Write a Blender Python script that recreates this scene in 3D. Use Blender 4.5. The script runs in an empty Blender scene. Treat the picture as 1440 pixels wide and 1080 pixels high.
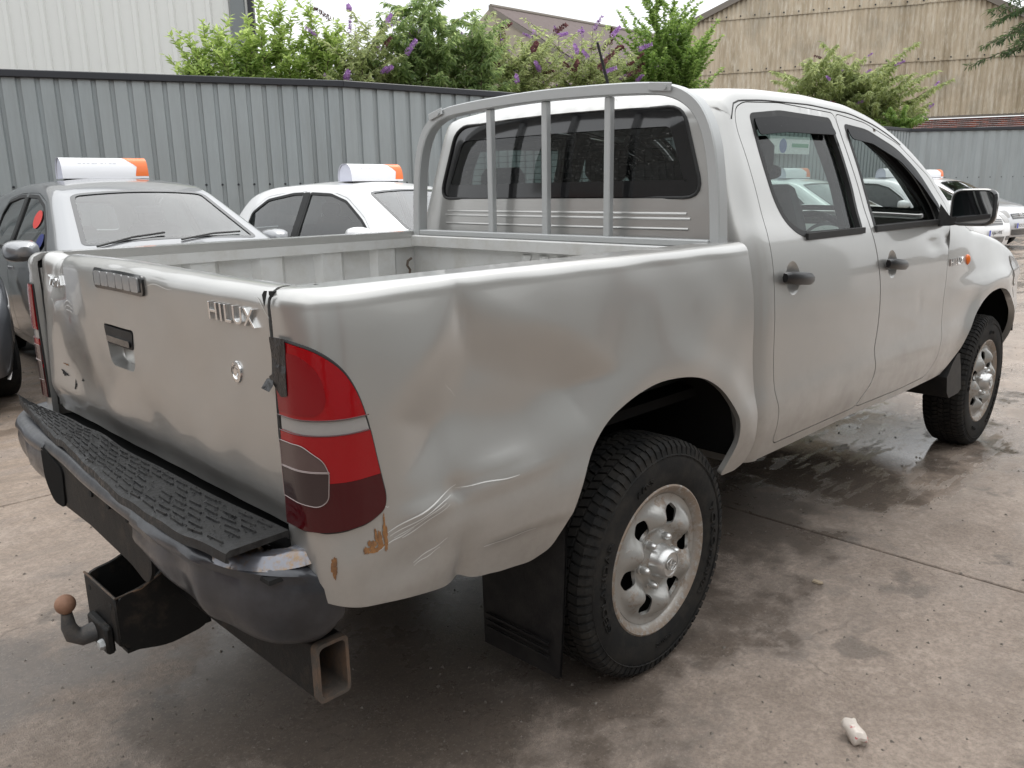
import bpy, math, random
import numpy as np
from mathutils import Vector, Matrix
from mathutils.geometry import delaunay_2d_cdt
random.seed(7); rng = np.random.default_rng(7)
R = math.radians
PI = math.pi
sc = bpy.context.scene
col = sc.collection

# ------------------------------------------------------------------ camera
cam = bpy.data.cameras.new('camera'); co = bpy.data.objects.new('camera', cam); col.objects.link(co)
CX, CY, CZ, YAW, PITCH, ROLL, FPX = -1.8846, -2.1318, 1.4398, .7876, -.2346, -.0159, 1149.7
fw = Vector((math.cos(PITCH)*math.cos(YAW), math.cos(PITCH)*math.sin(YAW), math.sin(PITCH)))
rt = Vector((math.sin(YAW), -math.cos(YAW), 0)); up = rt.cross(fw)
r2 = math.cos(ROLL)*rt + math.sin(ROLL)*up; u2 = -math.sin(ROLL)*rt + math.cos(ROLL)*up
mw = Matrix((r2, u2, -fw)).transposed().to_4x4(); mw.translation = (CX, CY, CZ)
co.matrix_world = mw
cam.sensor_width = 36; cam.lens = 36*FPX/1440; cam.clip_start = .05; cam.clip_end = 900
sc.camera = co

# ------------------------------------------------------------------ sky, sun, exposure (bright overcast)
SUN_EL, SUN_AZ = R(58), R(20)
w = bpy.data.worlds.new('World'); sc.world = w; w.use_nodes = True
nt = w.node_tree; N = nt.nodes; Lk = nt.links; N.clear()
outw = N.new('ShaderNodeOutputWorld'); bg = N.new('ShaderNodeBackground')
sky = N.new('ShaderNodeTexSky'); sky.sky_type = 'NISHITA'; sky.sun_disc = False
sky.sun_elevation = SUN_EL; sky.sun_rotation = R(90) - SUN_AZ; sky.dust_density = 4; sky.air_density = 1
tc = N.new('ShaderNodeTexCoord'); cn = N.new('ShaderNodeTexNoise'); cn.inputs['Scale'].default_value = 2.2; cn.inputs['Detail'].default_value = 5
mp = N.new('ShaderNodeMapping'); mp.inputs['Scale'].default_value = (1, 1, 2.6)
cr = N.new('ShaderNodeValToRGB'); cr.color_ramp.elements[0].position = .3; cr.color_ramp.elements[1].position = .72
cr.color_ramp.elements[0].color = (8.6, 8.9, 9.2, 1); cr.color_ramp.elements[1].color = (12.6, 12.7, 12.6, 1)
mx = N.new('ShaderNodeMix'); mx.data_type = 'RGBA'; mx.inputs['Factor'].default_value = .93
Lk.new(tc.outputs['Generated'], mp.inputs['Vector']); Lk.new(mp.outputs[0], cn.inputs['Vector'])
Lk.new(cn.outputs['Fac'], cr.inputs['Fac']); Lk.new(sky.outputs[0], mx.inputs['A']); Lk.new(cr.outputs[0], mx.inputs['B'])
sxyz = N.new('ShaderNodeSeparateXYZ'); Lk.new(tc.outputs['Generated'], sxyz.inputs[0])      # overcast sky: brighter overhead than at the horizon
gm_ = N.new('ShaderNodeMapRange'); Lk.new(sxyz.outputs['Z'], gm_.inputs[0]); gm_.inputs[1].default_value = 0; gm_.inputs[2].default_value = 1; gm_.inputs[3].default_value = .66; gm_.inputs[4].default_value = 1.42
vs_ = N.new('ShaderNodeVectorMath'); vs_.operation = 'SCALE'; Lk.new(mx.outputs['Result'], vs_.inputs[0]); Lk.new(gm_.outputs[0], vs_.inputs['Scale'])
Lk.new(vs_.outputs[0], bg.inputs['Color']); bg.inputs['Strength'].default_value = .12
Lk.new(bg.outputs[0], outw.inputs['Surface'])
sun = bpy.data.lights.new('sun', 'SUN'); sun.energy = .7; sun.angle = R(25); sun.color = (1, .97, .93)
so = bpy.data.objects.new('sun', sun); col.objects.link(so)
so.rotation_euler = (R(90)-SUN_EL, 0, SUN_AZ + R(90))
sc.view_settings.view_transform = 'Standard'; sc.view_settings.look = 'None'
sc.view_settings.exposure = .47; sc.view_settings.gamma = 1; sc.view_settings.use_curve_mapping = False
sc.cycles.use_denoising = True; sc.cycles.max_bounces = 8; sc.cycles.transparent_max_bounces = 16

# ------------------------------------------------------------------ materials
MATS = {}
def mat(name, base=(.5,.5,.5), rough=.5, metal=0., spec=.5, coat=0., coatr=.05, alpha=1., nodes=None, emit=None):
    if name in MATS: return MATS[name]
    m = bpy.data.materials.new(name); m.use_nodes = True
    b = m.node_tree.nodes['Principled BSDF']
    b.inputs['Base Color'].default_value = (*base, 1); b.inputs['Roughness'].default_value = rough
    b.inputs['Metallic'].default_value = metal; b.inputs['Specular IOR Level'].default_value = spec
    b.inputs['Coat Weight'].default_value = coat; b.inputs['Coat Roughness'].default_value = coatr
    if nodes: nodes(m, m.node_tree, b)
    MATS[name] = m
    return m
def nn(t, kind, **kw):
    n = t.nodes.new(kind)
    for k, v in kw.items():
        if k in n.inputs.keys(): n.inputs[k].default_value = v
        else: setattr(n, k, v)
    return n
def noise(t, scale, detail=4, rough=.55, vec=None, stretch=None):
    c = t.nodes.new('ShaderNodeTexCoord'); n = nn(t, 'ShaderNodeTexNoise', Scale=scale, Detail=detail, Roughness=rough)
    if stretch:
        m = t.nodes.new('ShaderNodeMapping'); m.inputs['Scale'].default_value = stretch
        t.links.new(c.outputs['Object'], m.inputs['Vector']); t.links.new(m.outputs[0], n.inputs['Vector'])
    else: t.links.new(c.outputs['Object'], n.inputs['Vector'])
    return n.outputs['Fac']
def ramp(t, src, stops):
    r = t.nodes.new('ShaderNodeValToRGB'); e = r.color_ramp.elements
    while len(e) < len(stops): e.new(.5)
    for i, (p, c) in enumerate(stops):
        e[i].position = p; e[i].color = (*c, 1) if isinstance(c, tuple) else (c, c, c, 1)
    t.links.new(src, r.inputs['Fac']); return r.outputs['Color']
def mixc(t, f, a, b, mode='MIX'):
    m = t.nodes.new('ShaderNodeMix'); m.data_type = 'RGBA'; m.blend_type = mode
    for s, v in (('Factor', f), ('A', a), ('B', b)):
        if hasattr(v, 'links') or hasattr(v, 'is_output'): t.links.new(v, m.inputs[s])
        elif s == 'Factor': m.inputs[s].default_value = v
        else: m.inputs[s].default_value = (*v, 1)
    return m.outputs['Result']
def bump(t, b, src, strength=.2, dist=.01, prev=None):
    n = t.nodes.new('ShaderNodeBump'); n.inputs['Strength'].default_value = strength; n.inputs['Distance'].default_value = dist
    t.links.new(src, n.inputs['Height'])
    if prev is not None: t.links.new(prev, n.inputs['Normal'])
    t.links.new(n.outputs[0], b.inputs['Normal']); return n.outputs[0]
def sep(t, kind='Object'):
    c = t.nodes.new('ShaderNodeTexCoord'); s = t.nodes.new('ShaderNodeSeparateXYZ')
    t.links.new(c.outputs[kind], s.inputs[0]); return s.outputs
def mr(t, src, a, b, c=0, d=1, smooth=True):
    m = t.nodes.new('ShaderNodeMapRange'); m.clamp = True
    if smooth: m.interpolation_type = 'SMOOTHSTEP'
    for k, v in zip((1,2,3,4), (a,b,c,d)): m.inputs[k].default_value = v
    t.links.new(src, m.inputs[0]); return m.outputs[0]
def mth(t, op, a, b=None):
    m = t.nodes.new('ShaderNodeMath'); m.operation = op; m.use_clamp = False
    for i, v in enumerate((a, b)):
        if v is None: continue
        if isinstance(v, (int, float)): m.inputs[i].default_value = v
        else: t.links.new(v, m.inputs[i])
    return m.outputs[0]

def n_paint(base):
    def f(m, t, b):
        n1 = noise(t, 2.2, 5, .6); n2 = noise(t, 60, 3, .6); z = sep(t)['Z']
        c = mixc(t, mth(t, 'MULTIPLY', ramp(t, n1, [(.4, 0.), (.75, 1.)]), .25), base, tuple(x*.86 for x in base))
        dirt = mth(t, 'MULTIPLY', mr(t, z, .95, .5, 0, 1), ramp(t, noise(t, 5, 6, .7), [(.35, .0), (.75, .55)]))
        c = mixc(t, dirt, c, (.16, .13, .10))
        t.links.new(c, b.inputs['Base Color'])
        rr = mth(t, 'ADD', mr(t, n1, .3, .7, .31, .40), mth(t, 'MULTIPLY', dirt, .35)); t.links.new(rr, b.inputs['Roughness'])
        t.links.new(mth(t, 'SUBTRACT', .72, mth(t, 'MULTIPLY', dirt, .5)), b.inputs['Metallic'])
        b.inputs['Coat Roughness'].default_value = .05
    return f
SILVER = mat('silver_paint', coat=.8, nodes=n_paint((.445, .44, .425)))
SILVERIN = mat('worn_bed_paint', (.5,.5,.48), .42, .35, nodes=lambda m,t,b: (
    t.links.new(mixc(t, ramp(t, noise(t, 9, 6, .7), [(.45, 0.), (.7, .6)]), (.54,.54,.53), (.42,.40,.36)), b.inputs['Base Color']),
    bump(t, b, noise(t, 40, 4), .15, .004)))
BLACKPL = mat('black_plastic', (.018,.018,.02), .5, spec=.3, nodes=lambda m,t,b: (
    t.links.new(mixc(t, ramp(t, noise(t, 14, 6, .7), [(.4, 0.), (.8, .8)]), (.009,.009,.010), (.035,.033,.03)), b.inputs['Base Color']),
    bump(t, b, noise(t, 220, 3), .25, .002)))
GLOSSBLK = mat('gloss_black', (.01,.01,.011), .12, coat=.5)
RUBBERSEAL = mat('rubber_seal', (.012,.012,.012), .6)
INTDARK = mat('interior_dark', (.035,.035,.037), .8, nodes=lambda m,t,b: bump(t, b, noise(t, 300, 2), .3, .002))
INTGREY = mat('interior_grey', (.22,.22,.21), .6)
SEATFAB = mat('seat_fabric', (.055,.055,.06), .95, nodes=lambda m,t,b: bump(t, b, noise(t, 400, 2), .5, .002))
CHROME = mat('chrome', (.75,.75,.75), .12, 1.)
MIRRORG = mat('mirror_glass', (.7,.72,.74), .02, 1.)
UNDER = mat('underbody_black', (.006,.006,.006), .9, spec=.15)
GALV = mat('galvanised_grey', (.42,.43,.43), .42, .4, nodes=lambda m,t,b: bump(t, b, noise(t, 60, 3), .08, .002))
def n_tyre(m, t, b):
    n = noise(t, 16, 6, .7)
    t.links.new(mixc(t, ramp(t, n, [(.42, 0.), (.8, .8)]), (.011,.011,.011), (.040,.035,.029)), b.inputs['Base Color'])
    bump(t, b, noise(t, 150, 3), .2, .002)
TYRE = mat('tyre_rubber', (.02,.02,.02), .8, spec=.25, nodes=n_tyre)
def n_rim(m, t, b):
    n = noise(t, 11, 7, .75); n2 = noise(t, 55, 4, .6)
    s = sep(t); r = mth(t, 'SQRT', mth(t, 'ADD', mth(t, 'MULTIPLY', s['X'], s['X']), mth(t, 'MULTIPLY', s['Z'], s['Z'])))
    edge = mth(t, 'MULTIPLY', mr(t, r, .188, .222, 0, .75), ramp(t, n2, [(.34, 0.), (.52, 1.)]))
    rust = mth(t, 'MAXIMUM', edge, mth(t, 'MULTIPLY', ramp(t, n, [(.53, 0.), (.62, 1.)]), .7))
    t.links.new(mixc(t, rust, mixc(t, n, (.42,.415,.40), (.28,.27,.25)), mixc(t, n2, (.15,.085,.045), (.27,.20,.14))), b.inputs['Base Color'])
    t.links.new(mth(t, 'SUBTRACT', .55, mth(t, 'MULTIPLY', rust, .5)), b.inputs['Metallic'])
    t.links.new(mth(t, 'ADD', .36, mth(t, 'MULTIPLY', rust, .4)), b.inputs['Roughness'])
    bump(t, b, rust, .3, .003)
RIM = mat('steel_rim', nodes=n_rim)
HUB = mat('hub_cap_silver', (.55,.55,.54), .3, .8)
def rusty(c0, c1, lo=.5, hi=.7):
    def f(m, t, b):
        n = noise(t, 12, 8, .75)
        k = ramp(t, n, [(lo, 0.), (hi, 1.)])
        t.links.new(mixc(t, k, c0, c1), b.inputs['Base Color']); bump(t, b, n, .5, .006)
    return f
TOWBLK = mat('tow_bar_black', rough=.6, spec=.3, nodes=rusty((.007,.007,.007), (.045,.034,.025), .52, .75))
TOWRUST = mat('rusty_steel_edge', rough=.85, nodes=rusty((.07,.058,.048), (.17,.10,.06), .45, .70))
BALL = mat('rusty_tow_ball', rough=.7, metal=.2, nodes=rusty((.17,.08,.05), (.30,.17,.11), .3, .6))
def n_bumper(m, t, b):
    n = noise(t, 4, 6, .65); n2 = noise(t, 30, 5, .7)
    t.links.new(mixc(t, ramp(t, n, [(.35, 0.), (.65, 1.)]), (.025,.026,.030), (.070,.073,.084)), b.inputs['Base Color'])
    t.links.new(mr(t, n2, .3, .7, .28, .42), b.inputs['Roughness']); bump(t, b, n2, .06, .003)
BUMPER = mat('bumper_grey_black', metal=.35, coat=.3, nodes=n_bumper)
def n_pad(m, t, b):
    n = noise(t, 45, 6, .75)
    t.links.new(mixc(t, ramp(t, n, [(.4, 0.), (.7, 1.)]), (.010,.010,.011), (.045,.044,.042)), b.inputs['Base Color'])
    t.links.new(mr(t, n, .35, .6, .3, .7), b.inputs['Roughness']); bump(t, b, n, .35, .003)
PAD = mat('step_pad_plastic', spec=.3, nodes=n_pad)
def lens(name, c, rough=.12):
    return mat(name, c, rough, 0, .2, coat=.45, coatr=.03, nodes=lambda m,t,b: (
        bump(t, b, nn_wave(t), .25, .0015)))
def nn_wave(t):
    wv = nn(t, 'ShaderNodeTexVoronoi', Scale=95.); c = t.nodes.new('ShaderNodeTexCoord')
    t.links.new(c.outputs['Object'], wv.inputs['Vector']); return wv.outputs['Distance']
RED = lens('lens_red', (.28,.004,.007)); DRED = lens('lens_dark_red', (.05,.002,.004))
CLEAR = lens('lens_clear', (.30,.29,.28)); SMOKE = lens('lens_smoked', (.09,.06,.057)); AMBER = lens('lens_amber', (.75,.16,.02))
LEDM = lens('lens_led', (.27,.27,.27))
TAPE = mat('black_tape', (.015,.015,.016), .3, nodes=lambda m,t,b: bump(t, b, noise(t, 30, 4), .8, .01))
RUST = mat('rust_patch', (.25,.11,.04), .9, nodes=rusty((.32,.15,.05), (.12,.06,.03), .4, .6))
SCRATCH = mat('scratch_mark', (.62,.62,.60), .5)
DARKGAP = mat('dark_gap', (.01,.01,.01), .9)
def glassmat(name, tint, refl=1.0, rough=0., dirt=0.0):
    m = bpy.data.materials.new(name); m.use_nodes = True; t = m.node_tree
    for n in list(t.nodes): t.nodes.remove(n)
    o = t.nodes.new('ShaderNodeOutputMaterial'); tr = t.nodes.new('ShaderNodeBsdfTransparent'); tr.inputs[0].default_value = (*tint, 1)
    gl = t.nodes.new('ShaderNodeBsdfGlossy'); gl.inputs['Roughness'].default_value = rough; gl.inputs['Color'].default_value = (1,1,1,1)
    fr = t.nodes.new('ShaderNodeLayerWeight'); fr.inputs['Blend'].default_value = .5
    f2 = mth(t, 'MULTIPLY', mth(t, 'ADD', .06, mth(t, 'MULTIPLY', mth(t, 'POWER', fr.outputs['Facing'], 4.), .94)), refl); f3 = mth(t, 'MINIMUM', f2, 1.0)
    mx = t.nodes.new('ShaderNodeMixShader'); t.links.new(f3, mx.inputs[0]); t.links.new(tr.outputs[0], mx.inputs[1]); t.links.new(gl.outputs[0], mx.inputs[2])
    last = mx.outputs[0]
    if dirt > 0:
        df = t.nodes.new('ShaderNodeBsdfDiffuse'); df.inputs[0].default_value = (.5,.5,.48,1)
        k = ramp(t, noise(t, 170, 2, .5), [(.62, 0.), (.72, 1.)])
        m2 = t.nodes.new('ShaderNodeMixShader'); t.links.new(mth(t, 'MULTIPLY', k, dirt), m2.inputs[0])
        t.links.new(last, m2.inputs[1]); t.links.new(df.outputs[0], m2.inputs[2]); last = m2.outputs[0]
    t.links.new(last, o.inputs['Surface']); MATS[name] = m; return m
GLASS = glassmat('window_glass', (.60,.71,.67), .45, dirt=.2)
GLASSD = glassmat('rear_window_glass', (.34,.37,.37), dirt=.22)
CARGLASS = glassmat('car_glass', (.20,.23,.23), 1.2, dirt=.1)
SCREEN = glassmat('windscreen_glass', (.5,.55,.54), 1.3, dirt=.12)
DEFL = mat('smoked_deflector', (.008,.008,.009), .4, 0, .08, nodes=lambda m,t,b: t.links.new(mixc(t, ramp(t, noise(t, 120, 3, .6), [(.66, 0.), (.74, .5)]), (.006,.006,.007), (.12,.12,.12)), b.inputs['Base Color']))

# ------------------------------------------------------------------ numeric helpers
def pchip(xs, ys):
    xs = np.array(xs, float); ys = np.array(ys, float); h = np.diff(xs); d = np.diff(ys)/h
    m = np.zeros(len(xs)); m[0] = d[0]; m[-1] = d[-1]
    for i in range(1, len(xs)-1):
        if d[i-1]*d[i] > 0:
            w1 = 2*h[i]+h[i-1]; w2 = h[i]+2*h[i-1]; m[i] = (w1+w2)/(w1/d[i-1]+w2/d[i])
    def f(x):
        x = np.asarray(x, float); i = np.clip(np.searchsorted(xs, x)-1, 0, len(h)-1); xc = np.clip(x, xs[0], xs[-1])
        t = (xc-xs[i])/h[i]
        r = (2*t**3-3*t**2+1)*ys[i] + (t**3-2*t**2+t)*h[i]*m[i] + (-2*t**3+3*t**2)*ys[i+1] + (t**3-t**2)*h[i]*m[i+1]
        return r + np.where(x < xs[0], (x-xs[0])*m[0], 0) + np.where(x > xs[-1], (x-xs[-1])*m[-1], 0)
    return f
def resample(P, step, closed=True):
    P = [tuple(p) for p in P]; Q = []
    n = len(P)
    for i in range(n if closed else n-1):
        a = np.array(P[i]); b = np.array(P[(i+1) % n]); k = max(1, int(math.ceil(np.linalg.norm(b-a)/step)))
        for j in range(k): Q.append(a+(b-a)*j/k)
    if not closed: Q.append(np.array(P[-1]))
    return np.array(Q)
def rounded(P, r, closed=True, seg=5):
    P = [np.array(p[:2], float) for p in P]; n = len(P); out = []
    rr = r if hasattr(r, '__len__') else [r]*n
    for i in range(n):
        if not closed and i in (0, n-1): out.append(P[i]); continue
        a, b, c = P[i-1], P[i], P[(i+1) % n]; la = np.linalg.norm(a-b); lc = np.linalg.norm(c-b)
        d = min(rr[i], la*.48, lc*.48)
        if d < 1e-4: out.append(b); continue
        s = b+(a-b)/la*d; e = b+(c-b)/lc*d
        for k in range(seg+1):
            t = k/seg; out.append((1-t)**2*s+2*t*(1-t)*b+t*t*e)
    return np.array(out)
def in_poly(X, Y, poly):
    poly = np.asarray(poly); ins = np.zeros(X.shape, bool); j = len(poly)-1
    for i in range(len(poly)):
        xi, yi = poly[i]; xj, yj = poly[j]
        if yi != yj:
            c = ((yi > Y) != (yj > Y)) & (X < (xj-xi)*(Y-yi)/(yj-yi)+xi); ins ^= c
        j = i
    return ins
def offset_poly(P, d):
    P = np.asarray(P, float); a = np.roll(P, 1, 0); b = np.roll(P, -1, 0)
    A = .5*np.sum(P[:,0]*b[:,1]-b[:,0]*P[:,1]); t = b-a; t /= np.linalg.norm(t, axis=1)[:,None]+1e-9
    n = np.stack([t[:,1], -t[:,0]], 1)*(1 if A > 0 else -1); return P+n*d
def cdt(outline, holes=(), step=.03, bstep=None, extra=None):
    bstep = bstep or step*.7
    loops = [resample(outline, bstep)] + [resample(h, bstep) for h in holes]
    B = np.concatenate(loops); E = []; k = 0
    for L in loops:
        n = len(L); E += [(k+i, k+(i+1) % n) for i in range(n)]; k += n
    x0, y0 = B.min(0); x1, y1 = B.max(0)
    X, Y = np.meshgrid(np.arange(x0+step/2, x1, step), np.arange(y0+step/2, y1, step)); X = X.ravel(); Y = Y.ravel()
    if extra is not None:
        kp = (Y < extra[:,1].min()-.006) | (Y > extra[:,1].max()+.006); X = X[kp]; Y = Y[kp]
        X = np.concatenate([X, extra[:,0]]); Y = np.concatenate([Y, extra[:,1]])
    ok = in_poly(X, Y, loops[0])
    for h in loops[1:]: ok &= ~in_poly(X, Y, h)
    X = X[ok]; Y = Y[ok]
    if len(X):
        dm = np.full(len(X), 9.)
        for i in range(0, len(B), 400):
            b = B[i:i+400]; dm = np.minimum(dm, np.sqrt((X[:,None]-b[None,:,0])**2+(Y[:,None]-b[None,:,1])**2).min(1))
        ok = dm > (step*.42 if extra is None else step*.3); X = X[ok]; Y = Y[ok]
    V = [Vector(p) for p in B]+[Vector(p) for p in zip(X, Y)]
    v, e, f, *_ = delaunay_2d_cdt(V, E, [], 0, 1e-7)
    v = np.array([tuple(q) for q in v]); F = []
    f = [t for t in f if len(t) == 3]; fa = np.array(f); c = v[fa].mean(1)
    ok = in_poly(c[:,0], c[:,1], loops[0])
    for h in loops[1:]: ok &= ~in_poly(c[:,0], c[:,1], h)
    return v, fa[ok]

class MB:
    def __init__(s): s.v = []; s.f = []; s.m = []
    def add(s, V, F, mi=0):
        o = len(s.v); s.v += [tuple(map(float, p)) for p in V]; s.f += [tuple(int(i)+o for i in f) for f in F]; s.m += [mi]*len(F); return s
    def box(s, c, d, mi=0, M=None, bev=0.):
        cx, cy, cz = c; a, b, h = d[0]/2, d[1]/2, d[2]/2
        if bev <= 0:
            V = [Vector((x*a, y*b, z*h)) for x in (-1,1) for y in (-1,1) for z in (-1,1)]
            F = [(0,1,3,2),(4,6,7,5),(0,4,5,1),(2,3,7,6),(0,2,6,4),(1,5,7,3)]
        else:
            V = []; F = []; e = min(bev, a*.9, b*.9, h*.9)
            idx = {}
            for sx in (-1,1):
                for sy in (-1,1):
                    for sz in (-1,1):
                        for ax in range(3):
                            p = [sx*(a-e), sy*(b-e), sz*(h-e)]; p[ax] = (sx*a, sy*b, sz*h)[ax]
                            idx[(sx,sy,sz,ax)] = len(V); V.append(Vector(p))
            g = lambda *k: idx[k]
            for sg in (-1,1):
                F.append((g(sg,-1,-1,0),g(sg,1,-1,0),g(sg,1,1,0),g(sg,-1,1,0))); F.append((g(-1,sg,-1,1),g(1,sg,-1,1),g(1,sg,1,1),g(-1,sg,1,1))); F.append((g(-1,-1,sg,2),g(1,-1,sg,2),g(1,1,sg,2),g(-1,1,sg,2)))
            for p in (-1,1):
                for q in (-1,1):
                    F.append((g(-1,p,q,1),g(1,p,q,1),g(1,p,q,2),g(-1,p,q,2))); F.append((g(p,-1,q,0),g(p,1,q,0),g(p,1,q,2),g(p,-1,q,2))); F.append((g(p,q,-1,0),g(p,q,1,0),g(p,q,1,1),g(p,q,-1,1)))
                    for r in (-1,1): F.append((g(p,q,r,0),g(p,q,r,1),g(p,q,r,2)))
            G = []
            for f in F:
                c0 = sum((V[i] for i in f), Vector())/len(f); n = (V[f[1]]-V[f[0]]).cross(V[f[2]]-V[f[0]])
                G.append(f if n.dot(c0) > 0 else tuple(reversed(f)))
            F = G
        if M is not None: V = [M @ v for v in V]
        return s.add([(v[0]+cx, v[1]+cy, v[2]+cz) for v in V], F, mi)
    def tube(s, path, r, n=8, mi=0, closed=False, cap=True, prof=None):
        P = [Vector(p) for p in path]; k = len(P); rs = r if hasattr(r, '__len__') else [r]*k
        ref = None; V = []; F = []
        for i, p in enumerate(P):
            a = P[i-1] if (i or closed) else p; b = P[(i+1) % k] if (i < k-1 or closed) else p
            t = (b-a).normalized()
            if ref is None: ref = Vector((0,0,1)) if abs(t.z) < .9 else Vector((1,0,0))
            u = ref - t*ref.dot(t); u.normalize(); ref = u; v = t.cross(u)
            pr = prof or [(math.cos(2*PI*j/n), math.sin(2*PI*j/n)) for j in range(n)]
            V += [p+(u*c*rs[i]+v*q*rs[i]) for c, q in pr]
        n = len(prof) if prof else n
        for i in range(k if closed else k-1):
            for j in range(n):
                a = i*n+j; b = i*n+(j+1) % n; c = ((i+1) % k)*n+(j+1) % n; d = ((i+1) % k)*n+j; F.append((a,b,c,d))
        if cap and not closed: F.append(tuple(reversed(range(n)))); F.append(tuple(range((k-1)*n, k*n)))
        return s.add(V, F, mi)
    def lathe(s, prof, n=32, mi=0, axis='y', c=(0,0,0), a0=0, a1=2*PI):  # prof (r, h)
        V = []; F = []; k = len(prof); full = abs(a1-a0-2*PI) < 1e-6; m = n if full else n+1
        for i in range(m):
            a = a0+(a1-a0)*i/n
            for r, h in prof:
                q = (r*math.cos(a), h, r*math.sin(a)) if axis == 'y' else ((r*math.cos(a), r*math.sin(a), h) if axis == 'z' else (h, r*math.cos(a), r*math.sin(a)))
                V.append((q[0]+c[0], q[1]+c[1], q[2]+c[2]))
        for i in range(n):
            j = (i+1) % m
            for q in range(k-1): F.append((i*k+q, i*k+q+1, j*k+q+1, j*k+q))
        return s.add(V, F, mi)
    def loft(s, secs, mi=0, closed=False, cap=False, loop=False):
        n = len(secs[0]); V = [p for q in secs for p in q]; F = []; k = len(secs)
        for i in range(k if loop else k-1):
            for j in range(n if closed else n-1):
                F.append((i*n+j, i*n+(j+1) % n, ((i+1) % k)*n+(j+1) % n, ((i+1) % k)*n+j))
        if cap: F.append(tuple(reversed(range(n)))); F.append(tuple(range((k-1)*n, k*n)))
        return s.add(V, F, mi)
    def prism(s, poly, h0, h1, fn, mi=0):   # poly 2D, fn(a,b,h)->xyz
        n = len(poly); V = [fn(p[0], p[1], h0) for p in poly]+[fn(p[0], p[1], h1) for p in poly]
        F = [tuple(range(n)), tuple(reversed(range(n, 2*n)))]+[(i, i+n, (i+1) % n+n, (i+1) % n) for i in range(n)]
        return s.add(V, F, mi)
    def xf(s, M): s.v = [tuple(M @ Vector(p)) for p in s.v]; return s
    def build(s, name, mats, parent=None, ang=35, smooth=True, loc=None, fixn=False):
        me = bpy.data.meshes.new(name); me.from_pydata(s.v, [], s.f)
        mats = mats if isinstance(mats, (list, tuple)) else [mats]
        for m in mats: me.materials.append(m)
        if len(mats) > 1: me.polygons.foreach_set('material_index', s.m)
        if fixn:
            import bmesh
            b = bmesh.new(); b.from_mesh(me); bmesh.ops.recalc_face_normals(b, faces=b.faces); b.to_mesh(me); b.free()
        if smooth: me.shade_smooth(); me.set_sharp_from_angle(angle=R(ang))
        me.update(); return link(name, me, parent, loc)
def link(name, me, parent=None, loc=None):
    o = bpy.data.objects.new(name, me); col.objects.link(o)
    if parent: o.parent = parent
    if loc: o.location = loc
    return o
def tag(o, label=None, cat=None, group=None, kind=None):
    for k, v in (('label', label), ('category', cat), ('group', group), ('kind', kind)):
        if v: o[k] = v
    return o
def empty(name, loc, rz=0, **kw):
    o = bpy.data.objects.new(name, None); col.objects.link(o); o.location = loc; o.rotation_euler.z = rz; o.empty_display_size = .2
    return tag(o, **kw)
KIDS = {}
def kids(o): return [c for c in bpy.data.objects if c.parent == o]
def copy_tree(o, parent=None):
    c = o.copy(); col.objects.link(c)
    if parent: c.parent = parent
    for ch in kids(o): copy_tree(ch, c)
    return c

def tri_add(mb, V3, F, outward, rim=0., mi=0, rmi=None, rimvec=None):
    V3 = np.asarray(V3); F = np.asarray(F)
    n = np.cross(V3[F[:,1]]-V3[F[:,0]], V3[F[:,2]]-V3[F[:,0]])
    if (n @ np.array(outward, float)).sum() < 0: F = F[:, ::-1]; n = -n
    mb.add(V3, F, mi)
    if rim:
        vn = np.zeros_like(V3)
        for k in range(3): np.add.at(vn, F[:,k], n)
        vn /= np.linalg.norm(vn, axis=1)[:,None]+1e-12
        ed = {}
        for f in F:
            for a, b in ((f[0],f[1]),(f[1],f[2]),(f[2],f[0])): ed[(a,b)] = 1
        be = [(a,b) for a, b in ed if (b,a) not in ed]
        ids = sorted({a for e in be for a in e}); ix = {a: i for i, a in enumerate(ids)}; m = len(ids)
        top = V3[ids]; inn = top-(vn[ids]*rim if rimvec is None else np.array(rimvec)*rim)
        mb.add(np.concatenate([top, inn]), [(ix[b], ix[a], ix[a]+m, ix[b]+m) for a, b in be], mi if rmi is None else rmi)
def panel(name, outline, surf, mats, parent, outward, holes=(), step=.03, bstep=None, rim=.015, mb=None, mi=0, extra=None, ang=40, rmi=None):
    v, f = cdt(outline, holes, step, bstep, extra); V3 = np.asarray(surf(v[:,0], v[:,1]))
    own = mb is None; mb = mb or MB()
    tri_add(mb, V3, f, outward, rim, mi, rmi)
    return mb.build(name, mats, parent, ang) if own else mb
def text_geo(s, size=1., extrude=.05, bevel=0., spacing=1.):
    c = bpy.data.curves.new('t', 'FONT'); c.body = s; c.size = size; c.extrude = extrude; c.bevel_depth = bevel; c.align_x = 'CENTER'; c.align_y = 'CENTER'; c.resolution_u = 3; c.space_character = spacing
    o = bpy.data.objects.new('t', c); col.objects.link(o); dg = bpy.context.evaluated_depsgraph_get(); e = o.evaluated_get(dg); me = e.to_mesh()
    V = np.array([tuple(v.co) for v in me.vertices]); F = [tuple(p.vertices) for p in me.polygons]
    e.to_mesh_clear(); bpy.data.objects.remove(o); bpy.data.curves.remove(c); return V, F

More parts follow.
